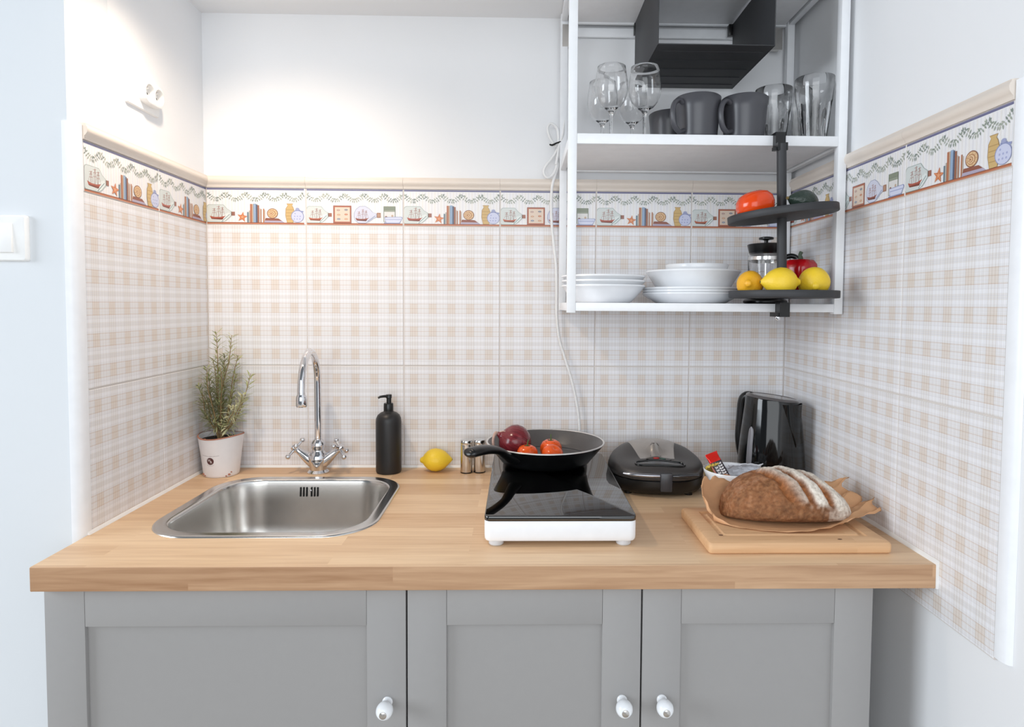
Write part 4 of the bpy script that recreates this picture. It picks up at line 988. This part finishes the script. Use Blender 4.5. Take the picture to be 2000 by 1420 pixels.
# ------------------------------------------------------------------ glasses, mugs
def wine_glass_mesh():
    prof = [(0, .001), (.030, .0008), (.0335, .0005), (.0338, .0016), (.024, .0032), (.008, .0058), (.0042, .011), (.0036, .030), (.0036, .062), (.0048, .072), (.010, .0785), (.020, .0845), (.029, .095), (.0355, .111), (.0372, .124), (.0362, .142), (.0335, .160), (.0318, .1735)]
    inner = [(.0312, .1735), (.0329, .160), (.0356, .142), (.0366, .124), (.0349, .111), (.0283, .0957), (.0192, .0857), (.009, .0805), (0, .0795)]
    o = MB().lathe(prof+[(.0315, .1739)]+inner, 48).build('bowl_and_stem', GLASS, None, ang=70); me = o.data; bpy.data.objects.remove(o); return me
WG = wine_glass_mesh()
for (gx, gy), lab in zip(((1.0125, -.205), (1.0885, -.205), (1.0060, -.105), (1.0800, -.095)), ('clear wine glass, the front left one on the upper shelf', 'clear wine glass in front of the black hanging tray, beside the mugs', 'clear wine glass standing behind the front left wine glass', 'clear wine glass standing behind the one beside the mugs')):
    o = bpy.data.objects.new('wine_glass', WG); C.objects.link(o); o.location = (gx, gy, ZM1); setp(o, lab, 'wine glass', 'wine glasses on the upper shelf')
def tumbler_mesh():
    prof = [(0, .001), (.026, .001), (.0285, .0002), (.0300, .003)]; n = 48; loops = []
    fac = lambda a, amp: 1-amp*(1-math.cos(a*10))/2
    out = [(0.0, .0012, 0), (.026, .0012, 0), (.0285, .0002, 0), (.0300, .004, .05), (.0320, .030, .07), (.0355, .065, .06), (.0378, .080, .02), (.0390, .086, 0), (.0420, .115, 0), (.0430, .1345, 0), (.0424, .1352, 0), (.0420, .1345, 0), (.0410, .115, 0), (.0380, .086, 0), (.0362, .074, 0), (.0308, .030, 0), (.0284, .009, 0), (.022, .0065, 0), (0, .006, 0)]
    for r, z, am in out: r *= .975; z *= 1.05; loops.append([(max(r, 1e-5)*fac(2*PI*j/n, am)*math.cos(2*PI*j/n), max(r, 1e-5)*fac(2*PI*j/n, am)*math.sin(2*PI*j/n), z) for j in range(n)])
    o = MB().loft(loops).build('tumbler', GLASS, None, ang=60); me = o.data; bpy.data.objects.remove(o); return me
TB = tumbler_mesh()
for (gx, gy), lab in zip(((1.4000, -.165), (1.4620, -.238), (1.3850, -.060), (1.4745, -.113)), ('clear faceted tumbler beside the right-hand grey mug', 'clear faceted tumbler nearest the right front post of the shelf', 'clear faceted tumbler behind the one beside the grey mug', 'clear faceted tumbler at the back beside the right wall')):
    o = bpy.data.objects.new('glass_tumbler', TB); C.objects.link(o); o.location = (gx, gy, ZM1); setp(o, lab, 'glass', 'glass tumblers on the upper shelf')
def mug(x, y, label, ha):
    t = thing('coffee_mug', label, 'mug', (x, y, ZM1), ha, 'dark grey mugs on the upper shelf')
    MB().lathe(lathe_shell([(0, .002), (.036, .002), (.039, 0), (.0415, .003), (.0435, .012), (.0480, .070), (.0508, .0955)], .0042), 48).build('cup', GREYC, t, local=True, ang=60)
    pts = cr([(.0470, 0, .080), (.060, 0, .0835), (.0735, 0, .072), (.0775, 0, .050), (.072, 0, .028), (.058, 0, .016), (.0435, 0, .020)], 6)
    MB().tube(pts, .0066, 12, flat=.8).build('handle', GREYC, t, local=True)
mug(1.2020, -.233, 'dark grey mug in the middle of the upper shelf', math.radians(212))
mug(1.3070, -.233, 'dark grey mug beside the clear tumblers', math.radians(212))
mug(1.1690, -.112, 'dark grey mug standing behind the others, partly hidden', math.radians(60))

# ------------------------------------------------------------------ plates and bowls on the lower shelf
def vessel(name, label, cat, prof, th, c, group):
    o = MB().lathe(lathe_shell(prof, th), 64).build(name, CERW, None, ang=60); o.location = c; setp(o, label, cat, group); return o
soup = [(0, .0008), (.055, .0008), (.062, 0), (.066, .002), (.078, .014), (.090, .028), (.0960, .0365), (.0985, .0375)]
for k, lab in enumerate(('white soup plate at the bottom of the left stack', 'white soup plate in the middle of the left stack', 'white soup plate on top of the left stack')):
    vessel('soup_plate', lab, 'plate', soup, .0032, (1.0050, -.158, ZS1+.0003+k*.0112), 'white soup plates stacked on the lower shelf')
pl = [(0, .0008), (.070, .0008), (.078, 0), (.083, .0015), (.098, .010), (.110, .018), (.1135, .0215)]
for k, lab in enumerate(('white dinner plate, lowest under the large bowl', 'white dinner plate, second under the large bowl', 'white dinner plate directly under the large bowl')):
    vessel('dinner_plate', lab, 'plate', pl, .003, (1.2150, -.152, ZS1+.0003+k*.0062), 'white dinner plates stacked on the lower shelf')
big = [(0, .001), (.060, .001), (.072, 0), (.0775, .002), (.088, .018), (.099, .036), (.108, .0505), (.1100, .0525)]
vessel('serving_bowl', 'large white serving bowl standing on the dinner plates', 'bowl', big, .0035, (1.2200, -.152, ZS1+.0003+2*.0062+.0085), None)
sm = [(0, .001), (.040, .001), (.048, 0), (.052, .002), (.062, .018), (.070, .036), (.0735, .0475)]
vessel('cereal_bowl', 'smaller white bowl nested inside the large serving bowl', 'bowl', sm, .003, (1.2290, -.152, ZS1+.0003+2*.0062+.0085+.0215), None)

# ------------------------------------------------------------------ french press
def press():
    x, y = 1.3960, -.150; z = ZS1
    t = thing('french_press', 'glass french press with black lid behind the fruit stand', 'coffee press', (x, y, z))
    MB().lathe([(0, .0003), (.047, .0003), (.050, .003), (.050, .007), (.046, .011), (.0425, .012), (0, .012)], 40, (x, y, z)).build('base', BLACKP, t)
    MB().lathe([(0, .0125), (.0385, .0125), (.0405, .014), (.0405, .118), (.0415, .121), (.0403, .121), (.0393, .117), (.0393, .0155), (.037, .0145), (0, .0145)], 44, (x, y, z)).build('beaker', GLASS, t, ang=60)
    for zz in (.104, .030): MB().lathe([(.0408, zz), (.0416, zz), (.0416, zz+.0075), (.0408, zz+.0075)], 44, (x, y, z), ring=True).build('metal_band', STEELR, t)
    MB().lathe([(0, .1185), (.0365, .1185), (.0385, .1215), (.0425, .138), (.0432, .1405), (.041, .1425), (.020, .144), (.006, .1455), (0, .1455)], 44, (x, y, z)).build('lid', BLACKP, t)
    MB().tube([(x, y, z+.018), (x, y, z+.152)], .0022, 10).build('plunger_rod', CHROME, t)
    MB().lathe([(0, .144), (.005, .144), (.0045, .151), (.008, .1525), (.0165, .1535), (.0172, .156), (.0165, .1585), (.010, .1600), (0, .1602)], 28, (x, y, z)).build('plunger_knob', BLACKP, t)
    MB().lathe([(0, .016), (.037, .016), (.037, .019), (0, .019)], 36, (x, y, z)).build('filter_disc', STEEL, t)
    d = Vector((.93, -.36, 0)).normalized(); P = lambda r, h: (x+d.x*r, y+d.y*r, z+h)
    MB().tube(cr([P(.041, .110), P(.056, .1135), P(.068, .108), P(.074, .090), P(.073, .06), P(.066, .036), P(.041, .032)], 6), .006, 12).build('handle', BLACKP, t)
press()

# ------------------------------------------------------------------ two tier fruit stand
PX, PY = 1.3610, -.319
TRZ, TRL = .6225, .4475
TILT = math.radians(6.3)
def stand():
    t = thing('fruit_stand', 'black two-tier round tray stand clamped to the wall shelf', 'fruit stand', (PX, PY, ZS0))
    MB().tube([(PX-.004, PY, .772), (PX+.0005, PY, .60), (PX+.004, PY, .450)], .0098, 20).build('pole', BLACKM, t)
    for nm, z0, z1, dx in (('u', .762, .7985, -.0045), ('l', .408, .4385, .0085)):
        m = MB(); x0 = PX+dx-.0105; x1 = x0+.0215
        if nm == 'u': m.box(x0, PY+.004, z0, x1, SY0-.0004, z1).box(x0, SY0-.0005, ZM1+.0004, x1, SY0+.028, z1).box(x0, PY-.008, z0-.004, x1, PY+.0042, z0+.012).box(x0-.007, PY-.004, z0-.004, x0, PY+.006, z0+.003)
        else: m.box(x0, PY-.006, z0, x1, SY0-.0004, z1).box(x0, SY0-.0006, z0, x1, SY0+.028, ZS0-.001).box(x0-.005, PY-.003, z0, x0, PY+.006, z0+.008)
        m.build('clamp', BLACKP, t)
    MB().lathe([(0, 0), (.006, 0), (.0065, .001), (.006, .008), (0, .008)], 16, (PX+.009, SY0+.012, .4005)).build('clamp_screw', CHROME, t)
    prof = [(0, 0), (.105, 0), (.1095, .0006), (.1105, .002), (.1105, .0150), (.1098, .0158), (.1088, .0152), (.1085, .0035), (.106, .0025), (0, .0025)]
    M = Matrix.Translation((PX+.001, PY, TRZ-.006)) @ Matrix.Rotation(-TILT, 4, 'Y') @ Matrix.Rotation(math.radians(0), 4, 'X')
    MB().lathe(prof, 72, (0, 0, 0), M).build('tray', BLACKM, t, ang=50)
    MB().lathe([(r, z) for r, z in prof], 72, (PX+.006, PY-.0, TRL)).build('tray', BLACKM, t, ang=50)
    MB().lathe([(0, 0), (.016, 0), (.016, .008), (.0105, .014), (0, .014)], 24, (PX+.003, PY, TRL+.0028)).build('hub', BLACKM, t)
stand()
def ontray(dx, dy, lift=0): return (PX+.001+dx, PY+dy, TRZ-.006+.0030+math.sin(TILT)*dx+lift)
def beef_tomato():
    c = ontray(-.067, -.022, -.0005); t = thing('beef_tomato', 'large glossy red-orange tomato on the upper tray', 'tomato', c)
    M = Matrix.Translation((-.0005, 0, .0285)) @ Matrix.Rotation(math.radians(-14), 4, 'Y') @ Matrix.Diagonal((1, .95, 1, 1))
    r, H = .0395, .0285
    prof = [(0, -H), (r*.4, -H*.99), (r*.74, -H*.80), (r*.95, -H*.40), (r, 0), (r*.94, H*.45), (r*.74, H*.80), (r*.42, H*.97), (r*.16, H*.90), (0, H*.82)]
    MB().lathe(prof, 48, (0, 0, 0), M, lambda a, z: 1+.035*math.cos(3*a+.6)+.015*math.cos(7*a)+.05*math.cos(a+PI)*(-z/H)).build('skin', BTOM, t, local=True, ang=85)
    m = MB(); calyx(m, (0, 0, H*.95), r, 6, .013, .004); m.v = [tuple(M @ Vector(p)) for p in m.v]; m.build('calyx', GREEN, t, local=True)
beef_tomato()
def avocado():
    c = ontray(.030, -.030, .0008); t = thing('avocado', 'dark green avocado lying on the upper tray', 'avocado', c)
    m = mat('avocado_skin', (44, 58, 50), .3, bump=(170, .5, .003), var=(70, .25))
    M = Matrix.Translation((0, 0, .0245)) @ Matrix.Rotation(math.radians(18), 4, 'Z') @ Matrix.Rotation(math.radians(96), 4, 'Y')
    L = .040; prof = [(0, -L)]+[(.0268*math.sin(PI*k/14)**.8*(1-.30*(1-k/14)**1.2), -L+2*L*k/14) for k in range(1, 14)]+[(0, L)]
    MB().lathe(prof, 40, (.0, 0, 0), M).build('skin', m, t, local=True, ang=85)
    MB().lathe([(0, -L-.002), (.003, -L-.0015), (.0035, -L+.001), (0, -L+.002)], 10, (0, 0, 0), M).build('stem_scar', BROWNST, t, local=True)
avocado()
ZL = TRL+.0028
lemon('lemon', 'orange-yellow lemon, the left one on the lower tray', (1.2880, -.341, ZL), .066, .0272, math.radians(242), ORLEM, 'lemons on the lower tray')
lemon('lemon', 'yellow lemon lying sideways in the middle of the lower tray', (1.3330, -.386, ZL), .080, .0298, math.radians(-4), LEMON, 'lemons on the lower tray')
lemon('lemon', 'yellow lemon with its tip to the front, right on the lower tray', (1.4080, -.372, ZL), .068, .0310, math.radians(-108)+PI*0, LEMON, 'lemons on the lower tray', tilt=math.radians(20))
def pepper():
    c = (1.4195, -.282, ZL); t = thing('red_pepper', 'glossy dark red bell pepper behind the lemons on the lower tray', 'pepper', c)
    H = .083; R = .0335
    prof = [(0, .002), (R*.35, 0), (R*.62, .006), (R*.80, .020), (R*.93, .042), (R, .060), (R*.97, .072), (R*.78, .081), (R*.45, H), (R*.2, H-.004), (0, H-.006)]
    MB().lathe(prof, 48, (0, 0, 0), None, lambda a, z: 1+.09*math.cos(4*a+.5)*(.4+z/H*.6)).build('skin', PEP, t, local=True, ang=85)
    MB().tube(cr([(0, 0, H-.008), (.001, 0, H+.002), (-.001, 0, H+.009), (.002, 0, H+.016)], 4), [.0085, .0050, .0036, .0042], 12).build('stem', mat('pepper_stem', (64, 78, 60), .6), t, local=True)
pepper()

# ------------------------------------------------------------------ power cable on the wall
def cable():
    W2 = mat('white_cable', (240, 240, 240), .45); y = -.0125
    t = thing('power_cable', 'white power cable hanging down the wall beside the shelf', 'cable', (.90, y, .2))
    run = [(.902, y, .812), (.905, y, .790), (.897, y, .765), (.889, y, .726), (.889, y, .650), (.896, y, .580), (.9015, y, .531), (.9035, y, .470), (.9040, y, .411), (.9112, y, .3445), (.9235, y, .302), (.9359, y, .264), (.948, y, .222), (.9568, y, .183), (.9645, y, .135), (.9670, y, .090), (.967, y-.004, .040), (.967, y-.01, .006)]
    MB().tube(cr(run, 6), .0036, 10).build('cord', W2, t)
    loop1 = [(.8985, y-.004, .836), (.884, y-.004, .858), (.8775, y-.005, .880), (.882, y-.006, .893), (.892, y-.006, .892), (.903, y-.003, .878), (.905, y-.003, .84), (.900, y-.003, .825), (.888, y-.003, .806), (.873, y-.004, .787), (.868, y-.005, .770), (.877, y-.006, .757), (.891, y-.005, .765), (.900, y-.004, .784), (.903, y-.003, .812)]
    MB().tube(cr(loop1, 6), .0032, 10).build('cord_loop', W2, t)
    loop2 = [(.9065, y-.010, .838), (.9150, y-.014, .862), (.9190, y-.012, .90), (.921, y-.010, .96)]
    MB().tube(cr([(.899, y-.008, .790), (.903, y-.010, .812)]+loop2, 5), .0032, 10).build('cord_loop', W2, t)
    MB().tube(cr([(.882, y-.0105, .8405), (.889, y-.0115, .8385), (.900, y-.0125, .8435), (.911, y-.0135, .847)], 4), [.0018, .0026, .0022, .0020], 8).build('cable_tie', BLACKP, t)
cable()

# ------------------------------------------------------------------ socket and switch
def socket():
    t = thing('wall_socket', 'white double wall socket on the left niche wall', 'socket', (-.0052, -.268, .878), .0207)
    WP = mat('white_switch_plastic', (244, 244, 243), .3)
    # local frame: x out of the wall, y along the wall, z up
    def ring(h, d, r, x): return [(x, p[0], p[1]) for p in rrect(h, d, r, 5)]
    MB().loft([ring(.060, .0375, .004, 0), ring(.060, .0375, .004, .006), ring(.0585, .036, .004, .0085)]).build('plate', WP, t, local=True)
    cyc = (-.0025, .0335); r_w = .0168
    body = MB().loft([[(xx, .0155+p[0], p[1]) for p in rrect(.0375-i_, .0235-i_, .019, 8)] for xx, i_ in ((.008, 0), (.0205, 0), (.0230, .001), (.0238, .003))]).build('outlet_block', WP, t, local=True)
    for cy in cyc:
        cut = MB().lathe([(0, .0105), (r_w, .0105), (r_w, .04), (0, .04)], 36, (0, cy, 0), Matrix.Rotation(PI/2, 3, 'Y')).build('cut', WP, None, local=True)
        md = body.modifiers.new('b', 'BOOLEAN'); md.object = cut; md.operation = 'DIFFERENCE'; md.solver = 'EXACT'
        cut.parent = t; bpy.context.view_layer.update()
        me = bpy.data.meshes.new_from_object(body.evaluated_get(bpy.context.evaluated_depsgraph_get())); body.modifiers.clear(); body.data = me; bpy.data.objects.remove(cut)
    body.data.set_sharp_from_angle(angle=math.radians(40))
    for cy in cyc:
        for dy in (-.0095, .0095): MB().lathe([(0, 0), (.0026, 0), (.0026, .0006), (0, .0006)], 12, (.0104, cy+dy, 0), Matrix.Rotation(PI/2, 3, 'Y')).build('pin_hole', DARK, body, local=True)
        MB().lathe([(0, 0), (.0022, 0), (.0022, .008), (.001, .010), (0, .010)], 10, (.0104, cy, .010), Matrix.Rotation(PI/2, 3, 'Y')).build('earth_pin', CHROME, body, local=True)
socket()
def switch():
    t = thing('light_switch', 'white rocker light switch on the wall left of the worktop', 'switch', (-.1115, -.499, .5435))
    WP = MATS['white_switch_plastic']; x, z = -.1115, .5435
    def ring(h, d, r, y): return [(x+p[0], y, z+p[1]) for p in rrect(h, d, r, 5)]
    MB().loft([ring(.0425, .0405, .004, -.499), ring(.0425, .0405, .004, -.5045), ring(.0405, .0385, .004, -.5085), ring(.0235, .0275, .002, -.5095)][:4]).build('frame', WP, t)
    MB().add([(x-.022, -.5094, z-.026), (x+.022, -.5094, z-.026), (x+.0205, -.5094, z+.026), (x-.0205, -.5094, z+.026), (x-.0215, -.5150, z-.0255), (x+.0215, -.5150, z-.0255), (x+.020, -.5105, z+.0255), (x-.020, -.5105, z+.0255)], [(0, 3, 2, 1), (4, 5, 6, 7), (0, 1, 5, 4), (1, 2, 6, 5), (2, 3, 7, 6), (3, 0, 4, 7)]).build('rocker', WP, t, bevel=.0008)
switch()
